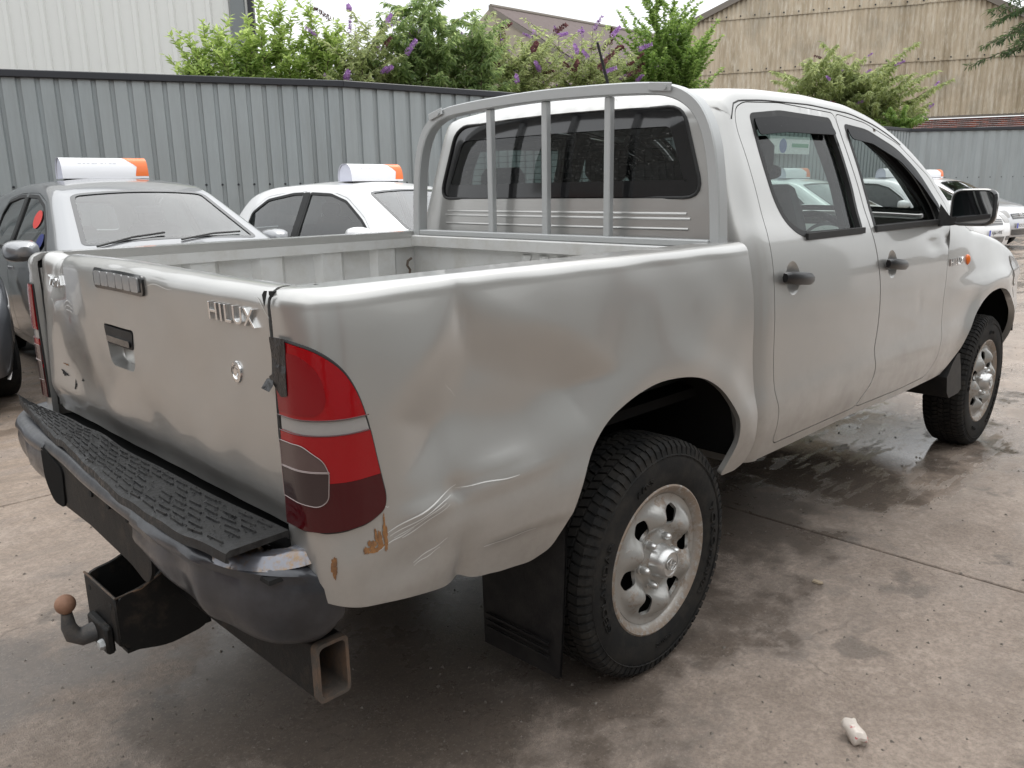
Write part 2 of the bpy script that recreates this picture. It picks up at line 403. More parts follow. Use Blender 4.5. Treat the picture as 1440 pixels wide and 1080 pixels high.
# ================================================================== generic vehicle shell
def clip_poly(P, a, b, c):   # keep a*x+b*y >= c
    P = [np.array(p, float) for p in P]; out = []
    for i in range(len(P)):
        p, q = P[i-1], P[i]; dp = a*p[0]+b*p[1]-c; dq = a*q[0]+b*q[1]-c
        if (dp >= 0) != (dq >= 0): out.append(p+(q-p)*dp/(dp-dq))
        if dq >= 0: out.append(q)
    return out
class Shell:
    def __init__(s, sil, W, r_roof, r_end, crown=.03, step=.03, round_r=.08):
        P = resample(rounded(sil, round_r, closed=False, seg=6), step, closed=False); s.P = P
        t = np.gradient(P, axis=0)
        for _ in range(2): t[1:-1] = (t[:-2]+2*t[1:-1]+t[2:])/4
        t /= np.linalg.norm(t, axis=1)[:,None]; s.Nn = np.stack([-t[:,1], t[:,0]], 1)
        s.s = np.concatenate([[0], np.cumsum(np.linalg.norm(np.diff(P, axis=0), axis=1))])
        s.r = r_roof*np.abs(s.Nn[:,1])**2+r_end*np.abs(s.Nn[:,0])**2
        for _ in range(6): s.r[1:-1] = (s.r[:-2]+s.r[1:-1]*2+s.r[2:])/4
        s.W = W; s.crown = crown; s.Q = P-s.Nn*s.r[:,None]; s.Ws = W(P[:,0], P[:,1])-s.r
    def at(s, u): return [np.interp(u, s.s, s.P[:,0]), np.interp(u, s.s, s.P[:,1]), np.interp(u, s.s, s.Nn[:,0]), np.interp(u, s.s, s.Nn[:,1]), np.interp(u, s.s, s.Ws)]
    def top(s, off=0.):
        def f(u, y):
            x, z, nx, nz, ws = s.at(u); c = s.crown*(1-np.clip(y/ws, -1, 1)**2)+off
            return np.stack([x+nx*c, y, z+nz*c], 1)
        return f
    def side(s, sg, off=0., disp=None):
        def f(x, z):
            y = s.W(x, z)+off
            if disp is not None: y = y+disp(x, z)
            return np.stack([x, sg*y, z], 1)
        return f
    def sof(s, x, z): return float(s.s[np.argmin((s.P[:,0]-x)**2+(s.P[:,1]-z)**2)])
    def build(s, mb, bottom, holes_top=(), holes_side=(), step=.05, rim=.02, disp=None, mi=0):
        import bmesh
        m2 = MB(); n = len(s.s)
        out = [(s.s[i], -s.Ws[i]) for i in range(n)]+[(s.s[i], s.Ws[i]) for i in range(n-1, -1, -1)]
        v, f = cdt(out, [resample(h, .025) for h in holes_top], step, .06); V3 = s.top()(v[:,0], v[:,1])
        tri_add(m2, V3, f, (0,0,1))
        so_ = list(map(tuple, s.Q))+[tuple(p) for p in resample(bottom, .02, closed=False)]
        v, f = cdt(so_, [resample(h, .02) for h in holes_side], step, .06)
        for sg in (-1, 1): tri_add(m2, s.side(sg, disp=disp if sg < 0 else None)(v[:,0], v[:,1]), f, (0,sg,0))
        K = 6
        for sg in (-1, 1):
            secs = []
            for k in range(K+1):
                ph = PI/2*k/K; q = s.P-s.Nn*(s.r*(1-math.cos(ph)))[:,None]
                a = 1-math.cos(ph); y = (1-a)*s.W(s.P[:,0], s.P[:,1])+a*s.W(s.Q[:,0], s.Q[:,1])-s.r+s.r*math.sin(ph)
                if disp is not None and sg < 0: y = y+a*disp(s.Q[:,0], s.Q[:,1])
                secs.append([(q[i,0], sg*y[i], q[i,1]) for i in range(n)])
            if sg > 0: secs = secs[::-1]
            m2.loft(secs[::-1] if True else secs)
        me = bpy.data.meshes.new('tmp'); me.from_pydata(m2.v, [], m2.f); b = bmesh.new(); b.from_mesh(me)
        bmesh.ops.remove_doubles(b, verts=b.verts, dist=2e-4); bmesh.ops.recalc_face_normals(b, faces=b.faces)
        b.faces.ensure_lookup_table(); b.verts.ensure_lookup_table()
        top = max(b.faces, key=lambda f: f.calc_center_median().z); 
        if top.normal.z < 0: bmesh.ops.reverse_faces(b, faces=b.faces)
        b.to_mesh(me); b.free()
        V = np.array([tuple(v.co) for v in me.vertices]); F = [tuple(p.vertices) for p in me.polygons]; VN = np.array([tuple(v.normal) for v in me.vertices])
        bpy.data.meshes.remove(me); mb.add(V, F, mi)
        if rim:
            ed = {}
            for f in F:
                for i in range(len(f)): ed[(f[i], f[(i+1) % len(f)])] = 1
            be = [e for e in ed if (e[1], e[0]) not in ed]; ids = sorted({a for e in be for a in e}); ix = {a: i for i, a in enumerate(ids)}; m = len(ids)
            T = V[ids]; mb.add(np.concatenate([T, T-VN[ids]*rim]), [(ix[b_], ix[a], ix[a]+m, ix[b_]+m) for a, b_ in be], mi)
def sm(x, a, b):
    t = np.clip((np.asarray(x, float)-a)/(b-a), 0, 1); return t*t*(3-2*t)
def pdist(X, Y, poly):       # signed distance inside polygon (positive inside)
    P = np.asarray(poly, float); d = np.full(X.shape, 9.)
    for i in range(len(P)):
        a = P[i-1]; b = P[i]; ab = b-a; t = np.clip(((X-a[0])*ab[0]+(Y-a[1])*ab[1])/(ab@ab), 0, 1)
        d = np.minimum(d, np.hypot(X-a[0]-t*ab[0], Y-a[1]-t*ab[1]))
    return np.where(in_poly(X, Y, P), d, -d)

# ================================================================== pickup truck
truck = empty('pickup_truck', (0,0,0), label='dented silver double cab pickup truck with load guard and damaged rear bumper', cat='pickup truck')
Wz = pchip([.30,.50,.58,.66,.72,.80,.90,1.0,1.10,1.18,1.24,1.28,1.34,1.5,1.62,1.72,1.80],
           [.81,.845,.866,.882,.885,.876,.873,.872,.866,.856,.842,.828,.802,.745,.702,.668,.64])
def flare(x, z, cx, cz, ra, k=.018):
    d = np.hypot(x-cx, z-cz); return k*np.exp(-((d-ra)/.075)**2)*sm(z, .45, .6)
def Wcab(x, z):
    x = np.asarray(x, float); z = np.asarray(z, float)
    return Wz(z)-.10*np.clip(x-2.95, 0, None)**2-.035*sm(x, 2.3, 2.9)*sm(z, .9, 1.2)+flare(x, z, 3.02, .42, .50)+.012*np.exp(-((z-.93)/.035)**2)*sm(x, 2.2, 2.5)
cab_sil = [(.47,.535),(.47,1.30),(.476,1.42),(.492,1.66),(.515,1.712),(.60,1.748),(.8,1.76),(1.15,1.765),(1.5,1.75),(1.75,1.712),(2.0,1.635),(2.25,1.50),(2.54,1.262),(2.66,1.215),(2.95,1.175),(3.22,1.125),(3.46,1.06),(3.62,.98),(3.70,.86),(3.73,.66),(3.71,.48),(3.62,.42)]
S = Shell(cab_sil, Wcab, .035, .075, crown=.03, step=.025, round_r=[.05]*9+[.2]*5+[.1]*8)
arch_f = [(3.50,.47),(3.495,.58),(3.445,.70),(3.35,.795),(3.21,.86),(3.05,.885),(2.88,.877),(2.74,.84),(2.63,.775),(2.55,.70),(2.48,.62),(2.40,.555),(2.34,.525)]
rear_door = [(.625,.578),(.628,.70),(.600,.755),(.588,.85),(.583,1.0),(.58,1.12),(.582,1.24),(.592,1.32),(.598,1.42),(.592,1.53),(.578,1.62),(.596,1.68),(.66,1.704),(.906,1.716),(1.342,1.702),(1.37,1.563),(1.392,1.42),(1.388,1.27),(1.41,1.17),(1.438,1.06),(1.448,.96),(1.445,.88),(1.415,.775),(1.43,.70),(1.40,.65),(1.30,.572)]
front_door = [(1.308,.572),(1.408,.648),(1.438,.70),(1.423,.775),(1.453,.88),(1.456,.96),(1.446,1.06),(1.418,1.17),(1.396,1.27),(1.400,1.42),(1.378,1.563),(1.350,1.702),(1.62,1.678),(1.92,1.603),(2.19,1.462),(2.32,1.325),(2.275,1.22),(2.225,1.10),(2.205,.92),(2.20,.74),(2.18,.63),(2.10,.560),(1.78,.556)]
rd = rounded(rear_door, .03); fd = rounded(front_door, .035)
rwin = rounded([(.686,1.668),(.685,1.52),(.700,1.39),(.735,1.315),(.80,1.275),(.86,1.264),(1.312,1.260),(1.335,1.42),(1.322,1.56),(1.294,1.680),(.90,1.688)], [.02,.05,.05,.04,.04,.02,.008,.03,.03,.02,.03])
fwin = rounded([(1.432,1.262),(2.20,1.262),(2.205,1.34),(2.09,1.475),(1.90,1.578),(1.62,1.650),(1.415,1.664),(1.440,1.50),(1.446,1.36)], [.01,.02,.05,.08,.08,.05,.02,.05,.05])
bwin = rounded([(S.sof(.476,1.405), -.655),(S.sof(.476,1.405), .655),(S.sof(.49,1.66)+.03, .555),(S.sof(.49,1.66)+.03, -.555)], [.07,.07,.06,.06])
ws = rounded([(S.sof(1.80,1.70), -.52),(S.sof(1.80,1.70), .52),(S.sof(2.52,1.275), .66),(S.sof(2.52,1.275), -.66)], .06)
hood = rounded([(S.sof(2.62,1.22), -.60),(S.sof(2.62,1.22), .60),(S.sof(3.55,1.02), .52),(S.sof(3.55,1.02), -.52)], .05)
headl_side = rounded([(3.32,1.04),(3.55,.985),(3.585,.88),(3.50,.845),(3.38,.90)], .03)
mb = MB()
arch_f = [tuple(q) for q in rounded(arch_f, .06, closed=False)]
bottom = [(3.55,.44)]+arch_f+[(2.20,.522),(1.78,.522),(1.30,.54),(.80,.538),(.52,.54)]
S.build(mb, bottom, [offset_poly(h, .004) for h in (bwin, ws, hood)], [offset_poly(rd, .0035), offset_poly(fd, .0035), headl_side], step=.035, rim=.03)
cab = mb.build('cab_body', SILVER, truck, 45)
panel('bonnet', hood, S.top(), SILVER, truck, (0,0,1), step=.05, rim=.02)
for sg in (-1, 1):
    panel('headlight', headl_side, S.side(sg, .004), CLEAR, truck, (0,sg,0), step=.03, rim=.03)
# drip channels / roof ditch
for sg in (-1, 1):
    mbt = MB(); xs = np.linspace(.56, 1.95, 40)
    zz = np.interp(xs, S.Q[S.Nn[:,1] > .3][:,0], S.Q[S.Nn[:,1] > .3][:,1]); yy = Wcab(xs, zz)
    mbt.tube([(x, sg*(y+.0005), z-.006) for x, y, z in zip(xs, yy, zz)], .0035, 6); mbt.build('roof_seal', RUBBERSEAL, truck)
# pressed ribs under the rear window
for k, (z0, yl, yr) in enumerate([(1.359,.60,-.60),(1.330,.615,-.615),(1.300,.61,-.61)]):
    m_ = MB(); u0 = S.sof(.473, z0)
    m_.tube([tuple(S.top(-.002)(np.array([u0]), np.array([y]))[0]) for y in np.linspace(yl, yr, 30)], .0055, 8); m_.build('pressed_rib', SILVER, truck)
# rear window
g = panel('rear_window', bwin, S.top(-.006), GLASSD, truck, (-1,0,0), step=.08, rim=0)
bi = offset_poly(bwin, -.055)
m_ = panel(None, bwin, S.top(-.0035), None, None, (-1,0,0), holes=[rounded(bi[::4], .02)], step=.05, rim=0, mb=MB()); m_.build('glass_border', GLOSSBLK, g)
m_ = MB(); pts_ = S.top(.0005)(offset_poly(bwin, .002)[:,0], offset_poly(bwin, .002)[:,1]); m_.tube([tuple(p) for p in pts_], .006, 6, closed=True); m_.build('window_seal', RUBBERSEAL, g)
m_ = MB()
for z0 in np.linspace(1.45, 1.64, 11):
    u0 = S.sof(.48, z0); m_.tube([tuple(S.top(-.009)(np.array([u0]), np.array([y]))[0]) for y in np.linspace(-.52, .52, 12)], .0009, 4)
tag(m_.build('heater_line', DARKGAP, g), kind='stuff')
g = panel('windscreen', ws, S.top(-.004), SCREEN, truck, (1,0,1), step=.1, rim=0)
wi = offset_poly(ws, -.05)
panel(None, ws, S.top(-.003), None, None, (1,0,1), holes=[rounded(wi[::4], .02)], step=.06, rim=0, mb=(mq := MB())); mq.build('glass_border', GLOSSBLK, g)

def side_piece(name, poly, sg, off, m, par, rim=.012, step=.04, holes=(), disp=None, bstep=None):
    return panel(name, poly, S.side(sg, off, disp), m, par, (0,sg,0), holes=holes, step=step, rim=rim, bstep=bstep)
def ddisp(x, z):   # small dents in the front door and wing
    return -.010*np.exp(-(((x-2.25)/.06)**2+((z-1.18)/.03)**2))-.008*np.exp(-(((x-2.05)/.09)**2+((z-1.17)/.022)**2))-.003*np.exp(-(((x-1.9)/.02)**2+((z-.93)/.04)**2))
for sg in (-1, 1):
    for nm, outl, win, hx in (('rear_door', rd, rwin, .71), ('front_door', fd, fwin, 1.565)):
        wo = win
        d = side_piece(nm, outl, sg, 0, SILVER, truck, rim=.03, step=.025, holes=[wo, [(hx+.050*math.cos(a), (1.135 if nm == 'rear_door' else 1.118)+.056*math.sin(a)) for a in np.linspace(0, 2*PI, 25)[:-1]]], disp=ddisp if (sg < 0 and nm == 'front_door') else None, bstep=.018)
        inner = [p for p in offset_poly(outl, -.02)]
        side_piece('door_trim', inner[::2], sg, -.055, INTDARK, d, rim=.0, step=.08, holes=[offset_poly(wo, -.01)[::2]])
        # rubber frame round the opening
        rin = offset_poly(wo, -.016 if nm == 'rear_door' else -.014)
        side_piece('window_seal', offset_poly(wo, .004), sg, .0015, RUBBERSEAL, d, rim=.02, step=.05, holes=[rin], bstep=.02)
        lo_ = wo[:,1] < 1.28
        zl = 1.262; x0 = .84 if nm == 'rear_door' else 1.43; x1 = 1.318 if nm == 'rear_door' else 2.22
        m_ = MB(); q = [(x, sg*(Wcab(x, 1.264)+.006), 1.264) for x in np.linspace(x0, x1, 12)]
        m_.tube(q, .011, 8, prof=[(-1,-.5),(-1,.5),(1,.4),(1,-.5)]); m_.build('waist_strip', RUBBERSEAL, d)
        if nm == 'rear_door' or sg > 0:
            side_piece('window_glass', offset_poly(wo, -.004), sg, -.018, GLASS, d, rim=0, step=.1)
        if True:      # wind deflector following the top of the opening
            if nm == 'rear_door':
                top = [(.698,1.600),(.700,1.656),(.90,1.672),(1.288,1.666),(1.302,1.620),(1.10,1.618),(.90,1.617),(.76,1.606)]
            else:
                top = [(1.425,1.652),(1.62,1.640),(1.89,1.572),(2.08,1.468),(2.195,1.340),(2.185,1.31),(2.05,1.425),(1.87,1.528),(1.62,1.596),(1.432,1.610)]
            top = rounded(top, .02)
            v_, f_ = cdt(top, (), .025); cz = pchip([.6,.9,1.3,1.6,1.9,2.1,2.25], [1.655,1.672,1.666,1.645,1.58,1.47,1.33])
            dd = np.clip(cz(v_[:,0])-v_[:,1], 0, .08); V_ = S.side(sg)(v_[:,0], v_[:,1]); V_[:,1] += sg*(.003+.010*np.sin(np.clip(dd/.07, 0, 1)*PI/2))
            mb2 = MB(); tri_add(mb2, V_, f_, (0,sg,0), .003); mb2.build('wind_deflector', DEFL if nm == 'rear_door' else DEFL, d)
        # handle: scooped cup, bar and pad
        hz = 1.135 if nm == 'rear_door' else 1.118
        yb = float(Wcab(hx, hz)); hm = MB()
        el = [(hx+.0505*math.cos(a), hz+.0565*math.sin(a)) for a in np.linspace(0, 2*PI, 28)[:-1]]
        v_, f_ = cdt(el, (), .012); V_ = S.side(sg)(v_[:,0], v_[:,1]); rr_ = np.clip(np.hypot((v_[:,0]-hx)/.0505, (v_[:,1]-hz)/.0565), 0, 1)
        V_[:,1] = sg*(np.abs(V_[:,1])-.017*(1-rr_**2)); tri_add(hm, V_, f_, (0,sg,0)); cup = hm.build('handle_cup', SILVER, d)
        secs = []
        for t in np.linspace(-1, 1, 15):
            hx_ = hx+.005+t*.098; w_ = .0215*(1-.35*abs(t)**6); o_ = .034-.010*t*t
            e_ = .0 if abs(t) < .8 else .0
            secs.append([(hx_, sg*(yb+.004+max(.004, (o_)*(1-e_))*k_[0]), hz-.01*t+w_*k_[1]) for k_ in ((.35,1),(.8,.95),(1,.5),(1,-.5),(.8,-.95),(.35,-1),(.2,0))])
        hm = MB(); hm.loft(secs, closed=True, cap=True)
        hm.build('door_handle', mat('handle_black', (.007,.007,.008), .3, spec=.4), d, 50, fixn=True)

# orange side repeater and wing badge, door mirrors
m_ = MB(); xo, zo = 2.53, 1.068
for sg in (-1, 1):
    mm = MB(); yb = float(Wcab(xo, zo)); mm.lathe([(.0001,.014),(.012,.012),(.02,.006),(.023,-.005)], 20); mm.v = [(p[0]*1.05+xo, sg*(p[1]+yb), p[2]*1.2+zo) for p in mm.v]; mm.build('side_repeater', AMBER, truck, fixn=True)
def badge(string, x0, z0, size, parent, fn, m=CHROME, name='badge', ext=.004, sx=1.25, per_letter=True):
    V, F = text_geo(string, size, ext, .0006, 1.12); V[:,0] *= sx
    mb_ = MB(); mb_.add([fn(x0, z0, p) for p in V], F); return mb_.build(name, m, parent, 30, fixn=True)
badge('HILUX', 2.34, 1.072, .046, truck, lambda x0, z0, p: (x0+p[0], -(float(Wcab(x0, z0))+.002+p[2]), z0+p[1]))
for sg in (-1, 1):
    mrr = MB()
    def oval(y0, z0, wy, wz, x, n=28, e=.45):
        o = []
        for k in range(n):
            a = 2*PI*k/n; c_, s_ = math.cos(a), math.sin(a)
            o.append((x, sg*(y0+wy*math.copysign(abs(c_)**e, c_)), z0+wz*math.copysign(abs(s_)**e, s_)))
        return o
    YM, ZM = .965, 1.328
    mrr.loft([oval(YM, ZM, .086, .074, 2.155), oval(YM, ZM, .093, .082, 2.165), oval(YM, ZM, .092, .08, 2.20), oval(YM-.01, ZM, .07, .062, 2.245), oval(YM-.02, ZM, .03, .03, 2.265)], closed=True, cap=False)
    hs = mrr.build('door_mirror', GLOSSBLK, truck, 50, fixn=True)
    mg = MB(); mg.loft([oval(YM, ZM, .0862, .0742, 2.1555), oval(YM, ZM, .080, .068, 2.160)], closed=True); mg.build('mirror_rim', RUBBERSEAL, hs, fixn=True)
    mg = MB(); V_ = oval(YM, ZM, .081, .069, 2.1595); mg.add(V_, [tuple(range(len(V_)))]); mg.build('mirror_glass', MIRRORG, hs, fixn=True)
    ar = MB(); ar.loft([[(2.13+a, sg*(.835), 1.245+b) for a, b in ((0,0),(.09,0),(.09,.05),(.02,.10))], [(2.15+a, sg*.885, 1.247+b) for a, b in ((0,0),(.07,0),(.07,.035),(0,.035))], [(2.17+a, sg*.925, 1.262+b) for a, b in ((0,0),(.05,0),(.05,.03),(0,.03))]], closed=True, cap=True)
    ar.build('mirror_arm', BLACKPL, hs, fixn=True)

def rows(t0, t1): return np.array([(t, h) for h in HT+np.arange(-.007, .078, .007) for t in np.arange(t0, t1, .012)])
# ------------------------------------------------------------------ load bed
XR, RC, RT, HT = -1.13, .085, .035, 1.232
TA = XR+RC; TB = TA-RC*PI/2
def bed_disp(t, h):
    poly = [(-.752,1.222),(-.86,1.12),(-.965,1.0),(-.95,.87),(-.86,.822),(-.795,.835),(-.73,.818),(-.55,.80),(-.36,.86),(-.24,.98),(-.42,1.10),(-.64,1.18)]
    d = pdist(t, h, poly); bowl = .036*sm(d, -.02, .15)
    ap = .010*np.exp(-(np.abs(t+.752)/.045))*np.exp(-((h-1.19)/.055)**2)
    low = .028*np.exp(-np.abs(t+.785)/.045)*sm(h, .76, .60)+.020*np.exp(-np.hypot((t+.80)/.028, (h-.806)/.026))
    ridge = -.005*np.exp(-(((t+.66)/.11)**2+((h-.838)/.020)**2))-.006*np.exp(-(((t+.90)/.07)**2+((h-.80)/.018)**2))-.007*np.exp(-((h-(.79+.05*(t+.8)))/.018)**2)*sm(t, -.98, -.9)*sm(t, -.45, -.6)
    low2 = .012*np.exp(-(((t+.93)/.10)**2+((h-.70)/.05)**2))
    lip = .010*sm(t, -.75, -.68)*sm(t, -.42, -.5)*sm(h, .665, .64)
    wav = .0022*np.sin(t*9+1.3)*np.sin(h*11)+.0015*np.sin(t*23)*np.sin(h*17+2)
    return -(bowl+ap+low+ridge+low2+lip+wav)
def Wbed(t, h): return Wz(h)+flare(t, h, -.02, .47, .47, .014)
def bedsurf(sg, off=0., dent=False):
    def f(t, h):
        t = np.asarray(t, float); h = np.asarray(h, float)
        a = np.clip((h-HT)/RT, 0, PI/2); fl = np.clip(h-HT-RT*PI/2, 0, .075)
        z = np.minimum(h, HT)+RT*np.sin(a)-np.clip(h-HT-RT*PI/2-.075, 0, None)
        dl = RT*(1-np.cos(a))+fl-off*np.cos(a)
        W = Wbed(t, np.minimum(h, HT))
        if dent: W = W+bed_disp(t, np.minimum(h, HT))*sm(a, 1.2, 0)
        th = np.clip((TA-t)/RC, 0, PI/2); rest = np.clip(TB-t, 0, None); rc = RC-dl
        y = np.where(t >= TA, W-dl, W-RC+rc*np.cos(th)-rest); x = np.where(t >= TA, t, TA-rc*np.sin(th))
        return np.stack([x, sg*y, z+off*np.sin(a)], 1)
    return f
def tedge(h, y=.738): return TB-(float(Wz(min(h, HT)))-RC-y)
light_poly = [(tedge(1.17,.742),1.172),(-1.17,1.176),(-1.11,1.162),(-1.065,1.125),(-1.037,1.07),(-1.018,1.0),(-1.003,.92),(-.990,.855),(-.995,.828),(-1.03,.812),(-1.10,.804),(-1.17,.802),(tedge(.8,.742),.806)]
light_poly = rounded(light_poly, [0,.02,.03,.03,.03,.03,.03,.02,.02,.02,.02,0,0])
arch_r = [(.385,.543),(.305,.543),(.335,.60),(.355,.66),(.348,.725),(.312,.78),(.245,.845),(.155,.893),(.045,.918),(-.08,.924),(-.20,.905),(-.30,.865),(-.365,.81),(-.41,.74),(-.445,.66),(-.50,.575),(-.56,.552),(-.66,.562),(-.76,.585),(-.785,.600),(-.83,.592),(-.95,.615),(-1.06,.64),(-1.12,.655),(-1.178,.668)]
HTOP = HT+RT*PI/2+.075+.03
outer = arch_r+[(tedge(.7),.70),(tedge(.80),.80),(tedge(1.0),1.0),(tedge(1.15),1.15),(tedge(1.232),1.232),(tedge(1.23),HTOP),(.436,HTOP),(.436,1.20),(.445,1.10),(.45,.90),(.462,.72),(.452,.62),(.43,.565)]
outer = rounded(outer, [.01,.02]+[.05]*13+[.02]*10+[0]*6+[.0]+[.03]*6)
for sg in (-1, 1):
    s_ = bedsurf(sg, dent=sg < 0)
    bs = panel('bed_side', outer, s_, SILVER, truck, (0,sg,0), holes=[light_poly], step=.014 if sg < 0 else .04, bstep=.012 if sg < 0 else .03, rim=.018, ang=60, extra=rows(-1.22, .43))
    bs['label'] = 'dented right bed side with a creased quarter panel' if sg < 0 else 'left bed side with bright top rail'
    # rail inner face and inside wall with pressed ribs
    wl = MB(); prof = []
    for k in range(5):
        x0 = -1.02+k*.27; prof += [(x0, .765), (x0+.10, .765), (x0+.125, .742), (x0+.215, .742), (x0+.24, .765)]
    prof = [(-1.09,.765)]+prof+[(.41,.765)]
    wl.loft([[(x, sg*y, 1.205) for x, y in prof], [(x, sg*y, .968 if abs(x+.06) < .50 else .835) for x, y in prof]])
    wl.loft([[(x, sg*.7335, HT+RT-.03) for x in (-1.09,.41)], [(x, sg*.7335, 1.200) for x in (-1.09,.41)], [(x, sg*.765, 1.197) for x in (-1.09,.41)]])
    wl.build('bed_inner_wall', SILVERIN, truck, 40)
    # wheel box inside the bed
    wb = MB(); wq = [(-.06+.475*math.copysign(abs(math.cos(a))**.62, math.cos(a)), .42+.555*math.sin(a)**.8) for a in np.linspace(.35, PI-.35, 30)]; wb.loft([[(x, sg*y, z) for x, z in wq] for y in (.765,.335)]); wb.loft([[(x, sg*.335, z) for x, z in wq], [(x, sg*.335, .8) for x, z in wq]]); wb.build('wheel_box', SILVERIN, truck, fixn=True)
    # inner rear pillar
    ip = MB(); ip.box((-1.075, sg*.755, 1.0), (.06, .03, .44)); ip.build('rear_pillar', SILVERIN, truck)
    # light
    g = empty('tail_light', (0,0,0)); g.parent = truck
    tx = -1.112
    def lensp(nm, poly, m, off=.005, b=True):
        poly = resample(poly, .012); 
        return panel(nm, poly, bedsurf(sg, off), m, g, (-1,sg,0), step=.012, rim=.004)
    L = offset_poly(light_poly, -.0035)
    up_ = clip_poly(L, 0, 1, 1.027)
    lensp('red_lens', up_, RED, .008)
    ov1 = rounded([(-1.232,1.036),(-1.115,1.036),(-1.098,1.062),(-1.104,1.115),(-1.135,1.150),(-1.232,1.158)], .025)
    lensp('inner_lens', clip_poly(clip_poly(ov1, 1, 0, tedge(1.1,.742)+.006), 0, 1, 1.034), mat('lens_deep_red', (.20,.004,.008), .12, spec=.2, coat=.4), .0092)
    lensp('clear_strip', clip_poly(clip_poly(L, 0, -1, -1.0265), 0, 1, .9985), CLEAR, .005)
    lo = clip_poly(L, 0, -1, -.998)
    lensp('red_lens', clip_poly(lo, 0, 1, .905), RED, .008)
    lensp('dark_red_lens', clip_poly(lo, 0, -1, -.9045), DRED, .0078)
    ov2 = rounded([(-1.232,.978),(-1.150,.978),(-1.112,.950),(-1.104,.925),(-1.104,.928),(-1.232,.928)], [.002,.012,.012,.002,.002,.002])
    te_ = tedge(.9,.742)+.006
    lensp('smoked_lens', clip_poly(ov2, 1, 0, te_), SMOKE, .0094)
    ov3 = rounded([(-1.232,.926),(-1.104,.926),(-1.108,.872),(-1.125,.858),(-1.232,.866)], [.002,.004,.012,.012,.002])
    lensp('smoked_lens', clip_poly(ov3, 1, 0, te_), mat('lens_smoked_dark', (.040,.026,.026), .15, spec=.2, coat=.4), .0094)
    for q_ in (clip_poly(ov2, 1, 0, te_), clip_poly(ov3, 1, 0, te_)):
        q_ = resample(q_, .01); V_ = bedsurf(sg, .0098)(q_[:,0], q_[:,1]); m_ = MB(); m_.tube([tuple(v_) for v_ in V_], .0009, 4, closed=True); m_.build('lens_edge', mat('lens_edge_highlight', (.30,.24,.23), .3), g)  # pale tubes paint an edge highlight round the smoked lenses
    for z_ in (1.0275, .9978):
        tt_ = np.linspace(tedge(z_,.742)+.004, -1.022, 16); V_ = bedsurf(sg, .0082)(tt_, np.full(16, z_)); m_ = MB(); m_.tube([tuple(v_) for v_ in V_], .0011, 4); m_.build('lens_edge', DRED, g)
    mb_ = MB(); pr_ = bedsurf(sg, .002)(offset_poly(light_poly, -.002)[:,0], offset_poly(light_poly, -.002)[:,1]); mb_.tube([tuple(p) for p in pr_], .0035, 6, closed=True); mb_.build('lens_seal', RUBBERSEAL, g)
    panel('light_housing', light_poly, bedsurf(sg, -.012), DARKGAP, g, (-1,sg,0), step=.03, rim=.0)
# black tape over the light's inner corner
tp = [(tedge(1.17,.722),1.100),(tedge(1.17,.735),1.105),(tedge(1.17,.745),1.178),(-1.158,1.179),(-1.165,1.14),(-1.172,1.07),(-1.195,1.065)]
def tpf(t, h): 
    V = bedsurf(-1, .011)(t, h); V[:,0] -= .0010*np.sin(h*75+1); return V
panel('tape_patch', rounded(tp, .004), tpf, TAPE, truck, (-1,-1,0), step=.01, rim=.002)
m_ = MB(); m_.add([(-1.139,-.742,1.10),(-1.142,-.722,1.094),(-1.152,-.716,1.076),(-1.150,-.742,1.072),(-1.146,-.752,1.085)], [(0,1,2,3,4)]); m_.build('tape_flap', TAPE, truck, smooth=False)
# rust and scratches on the quarter panel
def blotch(cx_, cz_, rx, rz_, n=26, seed=0, jag=.5):
    r_ = random.Random(seed); n = 44; ph = [r_.uniform(0, 6.28) for _ in range(6)]; k_ = lambda a: 1-jag*(.5+.22*math.sin(2*a+ph[0])+.2*math.sin(3*a+ph[1])+.16*math.sin(5*a+ph[2])+.14*math.sin(9*a+ph[3])+.12*math.sin(14*a+ph[4]))
    return [(cx_+rx*k_(a)*math.cos(a), cz_+rz_*k_(a)*math.sin(a)) for a in np.linspace(0, 2*PI, n)[:-1]]
for k, (a, b, c, d_) in enumerate([(-1.000,.772,.008,.034),(-1.014,.768,.010,.020),(-1.032,.763,.010,.014),(-1.048,.758,.008,.010),(-1.0,.806,.003,.014),(-1.022,.780,.005,.016),(-1.025,.752,.026,.006),(-1.040,.770,.004,.008)]):
    panel('rust_patch', blotch(a, b, c, d_, seed=k+3), bedsurf(-1, .0012, True), RUST, bs if False else truck, (0,-1,0), step=.01, rim=0)
for k, (a, b, c, d_, w_) in enumerate([(-1.0,.775,-.80,.822,.0016),(-.99,.767,-.82,.806,.0012),(-.98,.760,-.84,.797,.001),(-.96,.755,-.83,.79,.0014),(-.80,.815,-.62,.800,.0014),(-.93,.69,-.84,.715,.0012),(-.93,.682,-.86,.70,.001),(-.73,.655,-.56,.648,.0022),(-.62,.72,-.62,.77,.0008),(-.80,1.04,-.77,1.01,.0007),(-1.0,.83,-.985,.83,.001),(-1.02,.748,-.93,.768,.001)]):
    n_ = 14; ts = np.linspace(a, c, n_); hs_ = np.linspace(b, d_, n_)+.0015*np.sin(np.linspace(0, 9, n_)+k)
    wv = w_*(.4+.6*np.sin(np.linspace(.1, PI-.1, n_))); up_v = np.concatenate([hs_+wv, (hs_-wv)[::-1]]); tt = np.concatenate([ts, ts[::-1]])
    V_ = bedsurf(-1, .0009, True)(tt, up_v); m_ = MB(); m_.add(V_, [(i, i+1, 2*n_-2-i, 2*n_-1-i) for i in range(n_-1)]); m_.build('scratch', SCRATCH, truck, fixn=False)
m_ = panel('torn_edge', blotch(-1.115,.735,.008,.026, seed=9, jag=.5), bedsurf(-1, .003, True), RUST, truck, (0,-1,0), step=.01, rim=.003)
